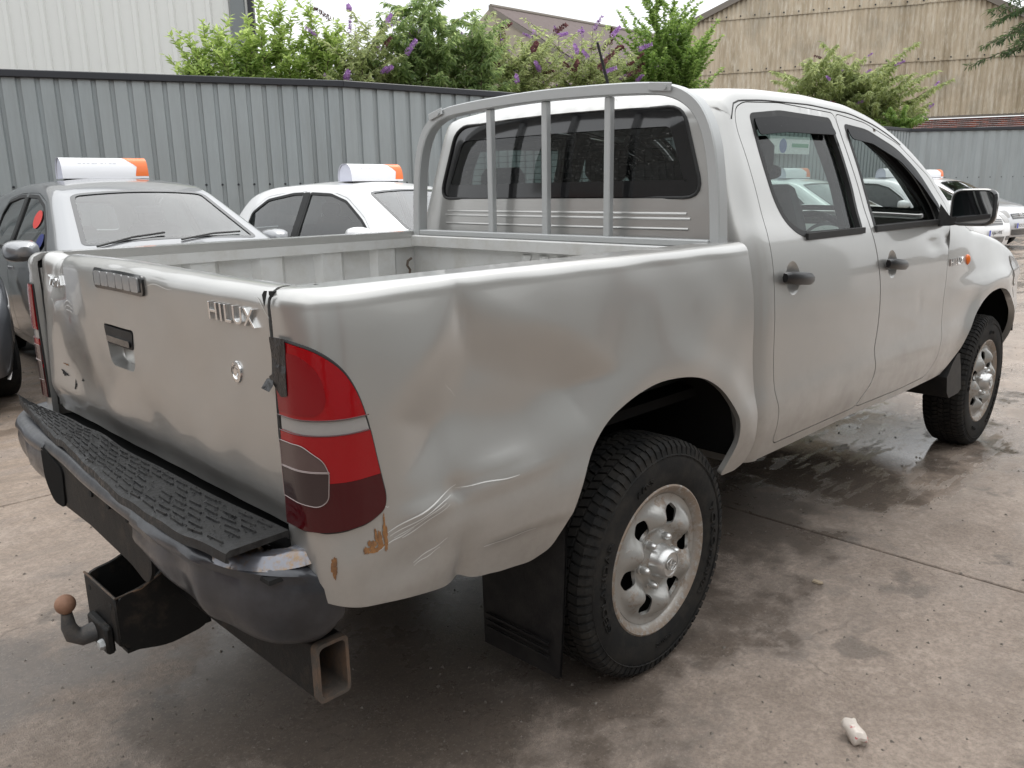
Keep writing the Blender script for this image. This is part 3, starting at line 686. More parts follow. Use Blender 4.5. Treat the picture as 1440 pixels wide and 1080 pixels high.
# bed floor and bulkhead
m_ = MB(); pr_ = []
for k in range(9):
    y0 = -.72+k*.16; pr_ += [(y0,.838),(y0+.06,.838),(y0+.075,.85),(y0+.13,.85),(y0+.145,.838)]
m_.loft([[(-1.09, y, z) for y, z in pr_], [(.40, y, z) for y, z in pr_]]); m_.build('bed_floor', SILVERIN, truck)
m_ = MB(); m_.loft([[(x, y, z) for y in (-.765,.765)] for x, z in ((.435,1.246),(.43,1.250),(.37,1.250),(.365,1.245),(.365,1.205),(.395,1.20),(.40,1.20),(.40,.835))]); m_.loft([[(x, y, z) for y in (-.80,.80)] for x, z in ((.436,1.245),(.436,.60))])
bk = m_.build('bed_bulkhead', SILVERIN, truck, fixn=False)
for y0 in np.linspace(-.28, .08, 5):
    m_ = MB(); m_.loft([[(.397-.012*math.sin(PI*t), y0-.035+.05*t, 1.19) for t in np.linspace(0,1,6)], [(.397-.012*math.sin(PI*t), y0+.0+.04*t, 1.10) for t in np.linspace(0,1,6)]]); m_.build('pressed_flute', SILVERIN, bk)
m_ = MB(); m_.tube([(.36,.735,1.15),(.34,.735,1.14),(.335,.735,1.12),(.35,.735,1.10),(.345,.735,1.075),(.36,.735,1.06)], .006, 6); m_.build('tie_down_hook', TOWRUST, truck)

# ------------------------------------------------------------------ tailgate
def tg_disp(y, h):
    y = np.asarray(y, float); h = np.asarray(h, float)
    d = .028*sm(y, .42, .66)*sm(h, 1.10, 1.24)*(1-.6*sm(y,.66,.72))+.018*sm(y, .25, .6)*sm(h, .85, 1.1)
    d = d+.022*np.exp(-(((y-.48)/.22)**2+((h-.90)/.11)**2))+.012*np.exp(-(((y+.1)/.35)**2+((h-.88)/.09)**2))
    d = d+.004*np.exp(-(((y+.35)/.2)**2+((h-1.05)/.1)**2))+.0016*np.sin(y*13)*np.sin(h*19+1)+.0009*np.sin(y*31+2)*np.sin(h*27)
    return d
def tgsurf(off=0., dl=0.):
    def f(y, h):
        y = np.asarray(y, float); h = np.asarray(h, float)
        a = np.clip((h-HT)/RT, 0, PI/2); fl = np.clip(h-HT-RT*PI/2, 0, .03)
        x = XR-.012*(1-(y/.75)**2)*sm(h, .75, .9)+.018*sm(h, .86, .78)+RT*(1-np.cos(a))+fl-off*np.cos(a)+tg_disp(y, np.minimum(h, HT+.02))
        z = np.minimum(h, HT)+RT*np.sin(a)+off*np.sin(a)-np.clip(h-HT-RT*PI/2-.03, 0, None)+.012*np.exp(-((y-.1)/.5)**2)*sm(h, 1.1, 1.23)-.020*sm(y, .45, .60)*sm(y, .73, .64)*sm(h, 1.05, 1.22)
        return np.stack([x, y, z], 1)
    return f
tg_out = rounded([(-.729,.782),(.70,.775),(.728,.85),(.728,HTOP-.02),(-.729,HTOP-.02)], [.02,.03,.02,0,0])
rec = rounded([(-.052,1.005),(.112,1.005),(.130,1.114),(-.070,1.114)], [.03,.03,.012,.012])
tg = panel('tailgate', tg_out, tgsurf(), SILVER, truck, (-1,0,0), holes=[rec], step=.016, bstep=.014, rim=.03, ang=60, extra=rows(-.72, .72))
ti = MB(); ti.loft([[(-1.085,-.72,1.24),(-1.085,.66,1.20)],[(-1.075,-.72,.84),(-1.075,.70,.84)]]); ti.build('inner_skin', SILVERIN, tg)
# handle recess
rp = MB(); rl = resample(rec, .012); a_ = tgsurf()(rl[:,0], rl[:,1]); b_ = a_.copy(); b_[:,0] += .034; c2 = a_.mean(0); b_[:,1:] = c2[1:]+(b_[:,1:]-c2[1:])*.93
n_ = len(rl); rp.loft([[tuple(p) for p in a_], [tuple((p+q)/2+np.array((.012,0,0))) for p, q in zip(a_, b_)], [tuple(p) for p in b_]], closed=True); rp.add(b_, [tuple(range(n_))])
rp.build('handle_recess', SILVER, tg, 50, fixn=False)
panel('handle_flap', rounded([(-.060,1.064),(.116,1.064),(.125,1.109),(-.065,1.109)], .010), tgsurf(.002), BLACKPL, tg, (-1,0,0), step=.02, rim=.02)
panel('handle_lip', rounded([(-.052,1.070),(.105,1.070),(.105,1.086),(-.052,1.086)], .006), tgsurf(.007), GLOSSBLK, tg, (-1,0,0), step=.02, rim=.006)
# high brake light
panel('brake_light_frame', rounded([(-.172,1.198),(.138,1.198),(.140,1.246),(-.174,1.246)], .016), tgsurf(.006), GLOSSBLK, tg, (-1,0,0), step=.012, rim=.01)
for k in range(6):
    y0 = -.155+k*.0465
    panel('brake_light_cell', rounded([(y0,1.206),(y0+.043,1.206),(y0+.043,1.239),(y0,1.239)], .006), tgsurf(.010), LEDM, tg, (-1,0,0), step=.012, rim=.004)
# key lock
m_ = MB(); yl, zl = -.590, 1.087; p0 = tgsurf()(np.array([yl]), np.array([zl]))[0]
m_.lathe([(.020,0),(.019,.004),(.013,.005),(.012,.002),(.0075,.002),(.007,.005),(.0001,.005)], 24, axis='x'); m_.v = [(p0[0]-p[0], p0[1]+p[1], p0[2]+p[2]*1.15) for p in m_.v]; m_.build('lock', CHROME, tg, fixn=True)
def on_tg(x0, z0, p): 
    q = tgsurf(.003)(np.array([x0-p[0]]), np.array([z0+p[1]]))[0]; return (q[0]-p[2], q[1], q[2])
badge('HILUX', -.592, 1.202, .050, tg, on_tg, sx=1.18)
badge('TOYOTA', .585, 1.196, .040, tg, on_tg, sx=1.1)
for k, (a, b, c, d_) in enumerate([(.60,.905,.035,.012),(.52,.88,.012,.02),(.45,.905,.02,.006),(.585,.935,.03,.004)]):
    panel('paint_chip', blotch(a, b, c, d_, seed=k+30, jag=.75), tgsurf(.001), DARKGAP if k < 3 else RUST, tg, (-1,0,0), step=.01, rim=0)
for k, (a, b, c, d_) in enumerate([(-.18,1.222,-.33,1.235),(-.68,1.245,-.735,1.215),(.66,1.14,.60,1.12),(.62,1.12,.66,1.05)]):
    n_ = 10; ts = np.linspace(a, c, n_); hs_ = np.linspace(b, d_, n_)+.006*np.sin(np.linspace(0, 5, n_)); wv = .0012*np.sin(np.linspace(.2, PI-.2, n_))
    V_ = tgsurf(.0012)(np.concatenate([ts, ts[::-1]]), np.concatenate([hs_+wv, (hs_-wv)[::-1]])); m_ = MB(); m_.add(V_, [(i, i+1, 2*n_-2-i, 2*n_-1-i) for i in range(n_-1)]); m_.build('scratch', SCRATCH, tg)
# torn black gap at the tailgate's right top corner
m_ = MB(); m_.add([(-1.136,-.729,1.262),(-1.137,-.722,1.254),(-1.138,-.726,1.244),(-1.139,-.731,1.232),(-1.139,-.736,1.24),(-1.134,-.738,1.262)], [(0,1,2,3,4,5)]); m_.build('torn_corner', DARKGAP, tg, smooth=False)
m_ = MB(); m_.box((-1.115,-.733,1.01), (.02,.014,.50)); m_.build('tailgate_gap', DARKGAP, tg)

# ------------------------------------------------------------------ rear bumper, step pad, tow bar
bm = empty('rear_bumper', (0,0,0)); bm.parent = truck
sx_ = [.91,.90,.87,.78,.62,.46]
def bsec(y, x, zt, zb, nx, ny, bulge=.0):
    n = Vector((nx, ny, 0)).normalized(); o = []
    H = zt-zb
    for inn, f in ((.09,1.),(.04,1.0),(.018,.99),(.006,.96),(0,.92),(-.003,.86),(-.005,.8),(-.006,.7),(-.007,.6),(-.007,.5),(-.006,.4),(-.002,.28),(.006,.16),(.016,.07),(.03,.015),(.05,0),(.09,.0)):
        o.append((x-n.x*inn, y-n.y*inn, zb+H*f))
    return o
def bstrip(name, L):
    m_ = MB(); k = []
    P = np.array([(a[1], a[0]) for a in L]); T = np.gradient(P, axis=0)
    for (y, x, zt, zb), t in zip(L, T): k.append(bsec(y, x, zt, zb, t[1]*-1 if False else -abs(t[1]), (t[0] if t[1] > 0 else -t[0])))
    m_.loft(k)
    def dn(q):
        x, y, z = q; f = .014*math.exp(-((y+.52)/.05)**2-((z-.64)/.05)**2)+.010*math.exp(-((y+.66)/.06)**2-((z-.60)/.03)**2)-.006*math.exp(-((y+.60)/.03)**2)+.016*math.exp(-((y-.72)/.06)**2-((z-.66)/.06)**2)-.005*math.exp(-((z-.725)/.012)**2)+.006*math.exp(-((z-.705)/.010)**2); return (x+f, y+.3*f, z)
    m_.v = [dn(q) for q in m_.v]; return m_.build(name, BUMPER, bm, 40, fixn=True)
def smoothL(L, n=6):
    L = np.array(L, float); t = np.arange(len(L)); tt = np.linspace(0, len(L)-1, (len(L)-1)*n+1)
    out = np.zeros((len(tt), L.shape[1]))
    for j in range(L.shape[1]): out[:,j] = pchip(t, L[:,j])(tt)
    return [tuple(r_) for r_ in out]
bstrip('bumper_skin', smoothL([(.90,-1.03,.765,.66),(.905,-1.09,.765,.645),(.885,-1.16,.762,.625),(.82,-1.215,.755,.60),(.70,-1.238,.75,.59),(.55,-1.245,.75,.59),(.44,-1.243,.75,.61)]))
bstrip('bumper_skin', smoothL([(.45,-1.236,.752,.70),(.30,-1.240,.755,.69),(.05,-1.258,.755,.69),(-.20,-1.268,.755,.685),(-.36,-1.270,.755,.67)]))
bstrip('bumper_skin', smoothL([(-.30,-1.276,.755,.64),(-.42,-1.276,.752,.61),(-.55,-1.268,.748,.585),(-.67,-1.245,.742,.565),(-.76,-1.205,.738,.553),(-.815,-1.15,.730,.556),(-.838,-1.11,.71,.575),(-.845,-1.085,.68,.60)]))
# raised corner cap with two slots
cap_o = rounded([(-1.262,-.62),(-1.245,-.70),(-1.205,-.765),(-1.14,-.81),(-1.075,-.825),(-1.10,-.745),(-1.15,-.73),(-1.17,-.64)], .02)
cap_h = [rounded([(-1.185,-.695),(-1.185,-.728),(-1.168,-.735),(-1.168,-.700)], .005), rounded([(-1.125,-.745),(-1.125,-.775),(-1.098,-.780),(-1.098,-.752)], .005)]
def capf(x, y):
    d = pdist(x, y, cap_o); return np.stack([x, y, .728+.024*sm(d, 0, .02)+.012*sm(x, -1.2, -1.08)], 1)
n_cap = lambda m,t,b: t.links.new(mixc(t, ramp(t, noise(t, 25, 6, .75), [(.48, 0.), (.62, 1.)]), (.17,.175,.20), (.20,.13,.07)), b.inputs['Base Color'])
panel('bumper_corner_cap', cap_o, capf, mat('bumper_cap_grey', (.2,.2,.22), .3, .5, coat=.4, nodes=n_cap), bm, (0,0,1), holes=cap_h, step=.01, rim=.012)
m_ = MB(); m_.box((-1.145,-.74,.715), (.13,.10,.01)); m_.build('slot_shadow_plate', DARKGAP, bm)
# number plate recess plate
m_ = MB(); pl = rounded([(.47,.735),(.47,.66),(.42,.60),(-.20,.585),(-.30,.56),(-.34,.60),(-.34,.68),(-.30,.735)], .03)
m_.prism([tuple(p) for p in pl], 0, .008, lambda a, b, h: (-1.262-.0*a+h+.02*sm(a, .0, .45), a, b)); m_.build('plate_recess', TOWBLK, bm, fixn=True)
m_ = MB()
m_.prism([tuple(p) for p in rounded([(.46,.735),(.46,.63),(.40,.575),(.30,.58),(.28,.70)], .03)], 0, .006, lambda a, b, h: (-1.252+h, a, b)); m_.build('lamp_pocket', UNDER, bm, fixn=True)
for y in (.02,-.10,-.22):
    m_ = MB(); m_.tube([(-1.264,y,.70),(-1.258,y,.70)], .009, 8); m_.build('bolt_hole', DARKGAP, bm)
# step pad
ny, nx_ = 90, 10; yv = np.linspace(-.745,.865,ny)
fe = pchip([-.745,-.526,-.296,-.044,.31,.612,.865], [-1.268,-1.290,-1.290,-1.268,-1.240,-1.212,-1.192]); be_ = pchip([-.745,-.4,.05,.4,.66,.865], [-1.135,-1.15,-1.152,-1.150,-1.165,-1.188])
zp = pchip([-.745,-.6,-.2,.05,.22,.40,.60,.75,.865], [.788,.788,.788,.782,.790,.776,.779,.785,.800]); zin = pchip([-.745,-.2,.22,.5,.865], [0,.0,.004,.012,.0])
def padp(y, f, h=0.): return (float(be_(y)+(fe(y)-be_(y))*f), float(y), float(zp(y)+zin(y)*(1-f)+h-.002*math.sin(y*40)*f))
m_ = MB(); secs = []
for y in yv:
    secs.append([padp(y, 0,-.02), padp(y, 0.0)]+[padp(y, f) for f in np.linspace(.06,.94,6)]+[padp(y, 1.0,-.004), padp(y, 1.02,-.022), padp(y, .97,-.026), padp(y, .96,-.014), padp(y,.05,-.012)])
m_.loft(secs, closed=True, cap=True); pad = m_.build('step_pad', PAD, bm, 40, fixn=True)
m_ = MB(); r_ = random.Random(4)
for i, f in enumerate(np.linspace(.12,.88,7)):
    for j, y in enumerate(np.linspace(-.71,.80,22)):
        y += (i % 2)*.03
        if r_.random() < .10: continue
        h_ = .004+.001*r_.random(); w_ = .050; a = [padp(y, f-.016, 0), padp(y+w_, f-.016, 0), padp(y+w_, f+.016, 0), padp(y, f+.016, 0)]; b = [padp(y+.002, f-.010, h_), padp(y+w_-.002, f-.010, h_), padp(y+w_-.002, f+.010, h_), padp(y+.002, f+.010, h_)]
        m_.add(a+b, [(4,5,6,7),(0,1,5,4),(1,2,6,5),(2,3,7,6),(3,0,4,7)])
for i in range(900):
    y = r_.uniform(-.72,.35); f = r_.uniform(.05,.95); s0 = r_.uniform(.0012,.004); c_ = Vector(padp(y, f, .002)); 
    m_.add([c_+Vector((s0*r_.uniform(-1,1), s0*r_.uniform(-1,1), s0*.8*k_)) for k_ in (0,0,0,1)], [(0,1,3),(1,2,3),(2,0,3)])
tag(m_.build('pad_tread', PAD, bm, 30, fixn=True), kind='stuff')
m_ = MB(); m_.box((-1.10,0,.735), (.14,1.52,.01)); m_.loft([[(-1.17,y,.76) for y in (-.73,.80)],[(-1.16,y,.60) for y in (-.73,.80)]]); m_.build('dark_gap_filler', UNDER, bm)  # dark filler sheets added to shade the gap between step pad and tailgate
# cross tube
tb = empty('tow_bar', (0,0,0)); tb.parent = truck
XA, XB, ZA, ZB, YE = -1.128, -1.052, .416, .546, -.80
m_ = MB(); pf = lambda e: [tuple(p) for p in rounded([(XA+e,ZA+e),(XB-e,ZA+e),(XB-e,ZB-e),(XA+e,ZB-e)], .014, seg=4)]
o_, i_ = pf(0), pf(.007)
m_.loft([[(a, y, b) for a, b in o_] for y in (.88, YE)], closed=True); m_.build('cross_tube', TOWBLK, tb, 50, fixn=True)
m_ = MB(); m_.loft([[(a, YE+.02, b) for a, b in pf(-.0006)], [(a, YE, b) for a, b in pf(-.0006)], [(a, YE, b) for a, b in i_], [(a, YE+.25, b) for a, b in i_]], closed=True); m_.add([(a, YE+.25, b) for a, b in i_], [tuple(range(len(i_)))]); m_.build('tube_end', TOWRUST, tb, 50, fixn=False)
sp = [(-1.285,.468),(-1.285,.345),(-1.26,.318),(-1.17,.296),(-1.06,.31),(-1.05,.42),(-1.05,.60),(-1.11,.60),(-1.135,.545),(-1.17,.497),(-1.215,.477)]
for y0, y1 in ((-.130,-.120),(.080,.090)):
    m_ = MB(); m_.prism([tuple(p) for p in rounded(sp, .03, seg=3)], y0, y1, lambda a, b, h: (a, h, b)); m_.build('side_plate', TOWBLK, tb, 40, fixn=True)
m_ = MB(); m_.box((-1.282, -.020, .402), (.012, .215, .132), bev=.004); m_.build('front_plate', TOWBLK, tb, 40, fixn=True)
m_ = MB(); m_.box((-1.16, -.020, .315), (.22, .205, .010)); m_.build('bottom_plate', TOWBLK, tb)
m_ = MB(); m_.tube([(-1.285,.090,.469),(-1.285,-.128,.469),(-1.22,-.128,.474),(-1.17,-.128,.497),(-1.135,-.128,.545)], .003, 6); m_.build('worn_edge', TOWRUST, tb)
for y in (.05,-.10):
    m_ = MB(); m_.tube([(-1.289,y,.44),(-1.288,y,.44)], .008, 10); m_.build('bolt_hole', DARKGAP, tb)
m_ = MB(); m_.box((-1.298, -.03, .345), (.022, .13, .075), bev=.006); m_.build('coupling_plate', TOWBLK, tb, 40, fixn=True)
for y in (.015,-.075):
    m_ = MB(); m_.lathe([(.0001,.016),(.012,.014),(.014,.008),(.014,0)], 6, axis='x'); m_.v = [(-1.308-p[0], y+p[1], .335+p[2]) for p in m_.v]; m_.build('bolt', GALV, tb, fixn=True)
m_ = MB(); m_.tube([(-1.30,-.01,.345),(-1.335,.0,.338),(-1.355,.004,.350),(-1.362,.005,.375),(-1.362,.005,.412)], [.026,.024,.022,.018,.013], 14); m_.build('ball_neck', mat('ball_neck_grey', rough=.6, nodes=rusty((.05,.05,.052), (.14,.12,.10), .45, .7)), tb, 60, fixn=True)
m_ = MB(); m_.lathe([(.0001,.025)]+[(.025*math.sin(a), .025*math.cos(a)) for a in np.linspace(.2, 2.75, 14)]+[(.010,-.03)], 26, axis='z', c=(-1.362,.005,.436)); m_.build('tow_ball', BALL, tb, 60, fixn=True)

# ------------------------------------------------------------------ load guard
gd = empty('load_guard', (0,0,0)); gd.parent = truck
XG = .398
fr_ = [(.752,1.235),(.742,1.40),(.722,1.545),(.695,1.625),(.655,1.682),(.59,1.722),(.50,1.743),(.25,1.757),(0,1.762)]
path = [(XG, y-.012-.026*sm(y, .3, .7).item(), z) for y, z in fr_]+[(XG, -y-.012, z) for y, z in fr_[-2::-1]]
path = [tuple(r_) for r_ in smoothL(path, 4)]
def rectsweep(mb_, path, wa, wb, mi=0):   # path in the x = const plane; wa in plane, wb along x
    P = np.array(path); T = np.gradient(P, axis=0); secs = []
    for p, t in zip(P, T):
        n = np.array((0, -t[2], t[1])); n /= np.linalg.norm(n); secs.append([tuple(p+n*a*wa/2+np.array((b*wb/2,0,0))) for a, b in ((-1,-.8),(-.8,-1),(.8,-1),(1,-.8),(1,.8),(.8,1),(-.8,1),(-1,.8))])
    mb_.loft(secs, closed=True, cap=True)
m_ = MB(); rectsweep(m_, path, .038, .052); m_.build('guard_hoop', GALV, gd, 30, fixn=True)
for y in (.255,-.035,-.325):
    m_ = MB(); zt = 1.742-.03*(y/.6)**2; m_.box((XG, y, (zt+1.27)/2), (.026,.027,zt-1.27), bev=.003); m_.build('guard_bar', GALV, gd, 30, fixn=True)
m_ = MB(); m_.box((XG-.002, -.025, 1.262), (.046,1.43,.022), bev=.003); m_.build('guard_rail', GALV, gd, 30, fixn=True)
for y in (.545,-.55):
    m_ = MB(); m_.box((XG-.032, y, 1.738 if y > 0 else 1.744), (.006,.085,.026), M=Matrix.Rotation(R(-14 if y > 0 else 6), 3, 'X')@Matrix.Identity(3), bev=.002); m_.tube([(XG-.04,y-.02,1.74),(XG-.03,y-.02,1.74)], .008, 8); m_.build('bracket', GALV, gd, 30, fixn=True)
# aerial
m_ = MB(); m_.tube([(.715,-.075,1.775),(.708,-.08,1.80)], [.014,.009], 8); m_.tube([(.708,-.08,1.795),(.600,-.105,1.955)], [.0065,.0045], 8); m_.build('aerial', RUBBERSEAL, truck, fixn=True)

# ------------------------------------------------------------------ wheels
def tyre_mesh(Ro=.365, w=.205, Ri=.212, blocks=True, letters=True):
    h = w/2
    prof = [(Ri-.012,-h*.78),(Ri,-h*.86),(Ri+.012,-h*.95),(Ri+.045,-h*1.02),(Ri+.085,-h*1.03),(Ro-.035,-h*.97),(Ro-.014,-h*.86),(Ro-.008,-h*.72),(Ro-.008,h*.72),(Ro-.014,h*.86),(Ro-.035,h*.97),(Ri+.045,h*1.02),(Ri,h*.86),(Ri-.012,h*.78)]
    m_ = MB(); m_.lathe(prof, 72)
    m_.lathe([(Ri+.010,-h*.955),(Ri+.013,-h*.985),(Ri+.016,-h*.965)], 72); m_.lathe([(Ro-.047,-h*1.0),(Ro-.044,-h*1.025),(Ro-.040,-h*.985)], 72)
    if blocks:
        nb = 80
        rows = [(-.80,-.50),(-.44,-.17),(-.12,.12),(.17,.44),(.50,.80)]
        for ri, (a, b) in enumerate(rows):
            for k in range(nb):
                t0 = 2*PI*(k+(ri % 2)*.5)/nb; dt = 2*PI/nb*.80; V = []
                sk = .25*2*PI/nb*(1 if ri % 2 else -1)
                for rr, ins in ((Ro-.010,0),(Ro,.06)):
                    for (u, v) in ((0,0),(1,0),(1,1),(0,1)):
                        an = t0+dt*(u*(1-2*ins*.5)+ins*.5)+sk*v; y_ = h*(a+(b-a)*(v*(1-ins)+ins/2)); rad = rr-(.006 if abs(y_) > h*.7 and rr == Ro else 0)
                        V.append((rad*math.cos(an), y_, rad*math.sin(an)))
                m_.add(V, [(4,5,6,7),(0,1,5,4),(1,2,6,5),(2,3,7,6),(3,0,4,7)])
        for k in range(nb):   # shoulder lugs
            t0 = 2*PI*k/nb; dt = 2*PI/nb*.66
            for sgn in (-1, 1):
                V = [((Ro-q)*math.cos(t0+dt*u), sgn*h*y_, (Ro-q)*math.sin(t0+dt*u)) for q, y_ in ((.004,.80),(.020,.965),(.048,1.015)) for u in (0,1)]
                V2 = [((Ro-q)*math.cos(t0+dt*u), sgn*h*y_, (Ro-q)*math.sin(t0+dt*u)) for q, y_ in ((.012,.78),(.026,.90),(.048,.97)) for u in (0,1)]
                m_.add(V+V2, [(0,1,3,2),(2,3,5,4),(0,2,8,6),(2,4,10,8),(1,7,9,3),(3,9,11,5)])
    if letters:
        for s_, a0, rr, sz, kx in (('YOKOHAMA', .25, Ri+.066, .034, 1.5), ('GEOLANDAR', 3.55, Ri+.066, .030, 1.45), ('A/T-S', 2.35, Ri+.06, .024, 1.3), ('205R16C', 5.2, Ri+.058, .016, 1.2)):
            V, F = text_geo(s_, sz, .0035, 0, 1.1)
            Q = []
            for p in V:
                an = a0-p[0]*kx/rr if False else a0+PI/2*0-p[0]*kx/rr; r_ = rr+p[1]; Q.append((r_*math.cos(an), -h*1.03-.001-p[2], r_*math.sin(an)))
            m_.add(Q, F)
    return m_
def rim_surf(r_scale=1.):
    def f(a, b):
        r = np.hypot(a, b); th = np.arctan2(b, a)
        base = pchip([0,.05,.066,.09,.125,.165,.185,.196,.21], [-.018,-.018,-.016,-.004,-.024,-.018,-.004,-.006,-.008])(r)   # + = inward
        pet = np.cos(6*th)    # petals at cos=1, windows at -1
        lob = (.5+.5*pet)**1.2
        y = base-.022*lob*np.exp(-((r-.135)/.035)**2)+.016*(1-lob)*np.exp(-((r-.14)/.032)**2)
        return np.stack([a, y, b], 1)
    return f
def win_hole(k):
    a0 = R(30+60*k); P = []
    for u, v in ((-.9,-.032),(-.2,-.036),(.6,-.028),(.75,0.),(.6,.028),(-.2,.036),(-.9,.032)): P.append(((.144-u*0+v*0), 0))
    pts = [(.108,-.015),(.130,-.026),(.160,-.031),(.175,0),(.160,.031),(.130,.026),(.108,.015)]
    pts = rounded(pts, .012); c_, s_ = math.cos(a0), math.sin(a0)
    return np.array([(x*c_-y*s_, x*s_+y*c_) for x, y in pts])
def make_wheel(name='wheel'):
    w_ = empty(name, (0,0,0))
    tyre_mesh().build('tyre', TYRE, w_, 30, fixn=False)
    circ = [(.200*math.cos(a), .200*math.sin(a)) for a in np.linspace(0, 2*PI, 73)[:-1]]
    m_ = MB(); sf = rim_surf(); f2 = lambda a, b: sf(a, b)+np.array((0,-.076,0))
    v_, F_ = cdt(circ, [win_hole(k) for k in range(6)], .010, .010); V_ = f2(v_[:,0], v_[:,1]); tri_add(m_, V_, F_, (0,-1,0), .010)
    h = .1025
    m_.lathe([(.195,-.060),(.199,-.078),(.203,-.086),(.209,-.092),(.216,-.098),(.226,-.102),(.231,-.099),(.229,-.090),(.216,-.082)], 72)
    m_.lathe([(.214,-.084),(.206,-.05),(.19,-.02),(.19,.06),(.21,.085),(.222,.09)], 48, mi=1)
    m_.build('rim', [RIM, UNDER], w_, 45)
    hb = MB(); hb.lathe([(.064,-.070),(.060,-.082),(.052,-.094),(.047,-.118),(.043,-.132),(.037,-.139),(.0335,-.1385),(.0335,-.1365),(.0001,-.1375)], 36)
    hc = hb.build('hub_cap', HUB, w_, 40, fixn=True)
    em = MB()
    for (cx_, cz_, rx, rz_) in ((0,0,.026,.018),(0,0,.009,.0175),(0,.0075,.018,.0085)):
        em.tube([(cx_+rx*math.cos(a), -.1395, cz_+rz_*math.sin(a)) for a in np.linspace(0, 2*PI, 29)[:-1]], .0018, 6, closed=True)
    em.build('emblem', HUB, w_, 60)
    for k in range(6):
        a = R(30+60*k)+R(0); n_ = MB(); n_.lathe([(.0001,-.028),(.006,-.027),(.0105,-.020),(.0115,-.012),(.0115,0),(.0155,.001),(.0155,.006)], 12); n_.v = [(p[0]+.0745*math.cos(a), p[1]-.086, p[2]+.0745*math.sin(a)) for p in n_.v]
        n_.build('wheel_nut', HUB, w_, 40, fixn=True)
    dr = MB(); dr.lathe([(.0001,-.04),(.15,-.04),(.16,-.03),(.16,.05)], 32); dr.build('brake_drum', UNDER, w_)
    return w_
WY = .752
wh = make_wheel(); wh.parent = truck; wh.location = (0,-WY,.360); wh.rotation_euler.y = R(24)
spots_ = [(3.085,-WY,.360,0,R(50)),(0,WY,.360,PI,R(10)),(3.085,WY,.360,PI,R(70))]
for x, y, z, rz_, ry in spots_:
    c = copy_tree(wh, truck); c.location = (x,y,z); c.rotation_euler = (0,ry,rz_)
# wheel-arch liners, mud flaps, chassis
for sg in (-1, 1):
    for cx_, nm in ((-.03,'r'),(3.02,'f')):
        m_ = MB(); RX = .455 if cx_ < 1 else .50; secs = []; lp_ = lambda a, k_, y: (cx_+(-.03 if cx_ < 1 else 0)+RX*k_*math.copysign(abs(math.cos(a))**.62, math.cos(a)), y, .42+.53*k_*math.copysign(abs(math.sin(a))**.8, math.sin(a)))
        for y in (sg*.862, sg*.35):
            secs.append([lp_(a, 1, y) for a in np.linspace(.24, PI-.24, 40)])
        m_.loft(secs); m_.loft([[lp_(a, k_, sg*.35) for a in np.linspace(.24, PI-.24, 40)] for k_ in (1,.01)]); m_.build('wheel_arch_liner', UNDER, truck)
    fl = MB(); fl.loft([[(-.45+.03*t+.012*math.sin(k_*3), sg*y, z) for t, y, z in ((0,.565,.66),(0,.565,.45),(.25,.562,.28),(.4,.56,.165))] for k_ in (0,)]+[[(-.44-.0*t, sg*y, z) for t, y, z in ((0,.872,.70),(0,.868,.50),(0,.86,.32),(0,.85,.175))]])
    fl.v += [(p[0]-.008, p[1], p[2]) for p in fl.v]; n_ = len(fl.v)//2; fl.f += [tuple(i+n_ for i in reversed(f)) for f in list(fl.f)]; fl.m += [0]*(len(fl.f)-len(fl.m))
    for z in (.27,.25,.23): fl.box((-.458, sg*.70, z), (.006,.24,.006))
    fl.build('mud_flap', BLACKPL, truck, 30)
    ff = MB(); ff.prism([(2.52,.60),(2.46,.56),(2.40,.50),(2.42,.42),(2.46,.385),(2.60,.385),(2.64,.40),(2.60,.52),(2.56,.60)], sg*.60, sg*.868, lambda a, b, h: (a, h, b)); ff.build('front_mud_flap', BLACKPL, truck, fixn=True)
    rl_ = MB(); rl_.tube([(-1.05,sg*.42,.56),(-.5,sg*.42,.58),(0,sg*.42,.68),(.6,sg*.42,.50),(3.4,sg*.42,.48)], .05, 4); rl_.build('chassis_rail', UNDER, truck, 30)
    ls = MB(); ls.tube([(-.62,sg*.52,.50),(-.3,sg*.52,.40),(0,sg*.52,.37),(.3,sg*.52,.40),(.6,sg*.52,.48)], .022, 4); ls.tube([(-.03,sg*.50,.40),(-.12,sg*.46,.62)], .025, 8); ls.build('leaf_spring', UNDER, truck, 30)
m_ = MB(); m_.tube([(0,-.66,.36),(0,.66,.36)], .04, 12); m_.lathe([(.0001,-.14),(.09,-.10),(.12,0),(.09,.1),(.0001,.14)], 20, c=(0,0,.36)); m_.tube([(.1,0,.38),(1.6,0,.45)], .03, 10); m_.tube([(-.9,.35,.46),(.4,.35,.42),(1.8,.3,.42)], .03, 10); m_.box((1.0,-.30,.46),(.9,.30,.18), bev=.03); m_.box((-.75,0,.60),(.30,.62,.14), bev=.05); m_.build('axle_and_drivetrain', UNDER, truck, 40, fixn=True)
m_ = MB(); m_.box((1.5,0,.56), (2.0,1.60,.03)); m_.box((-.35,0,.80),(1.5,1.5,.03)); m_.build('floor_pan', UNDER, truck)
# front bumper plastics
m_ = MB(); m_.box((3.70,0,.60), (.10,1.2,.22), bev=.05); m_.build('front_grille', GLOSSBLK, truck, 40, fixn=True)

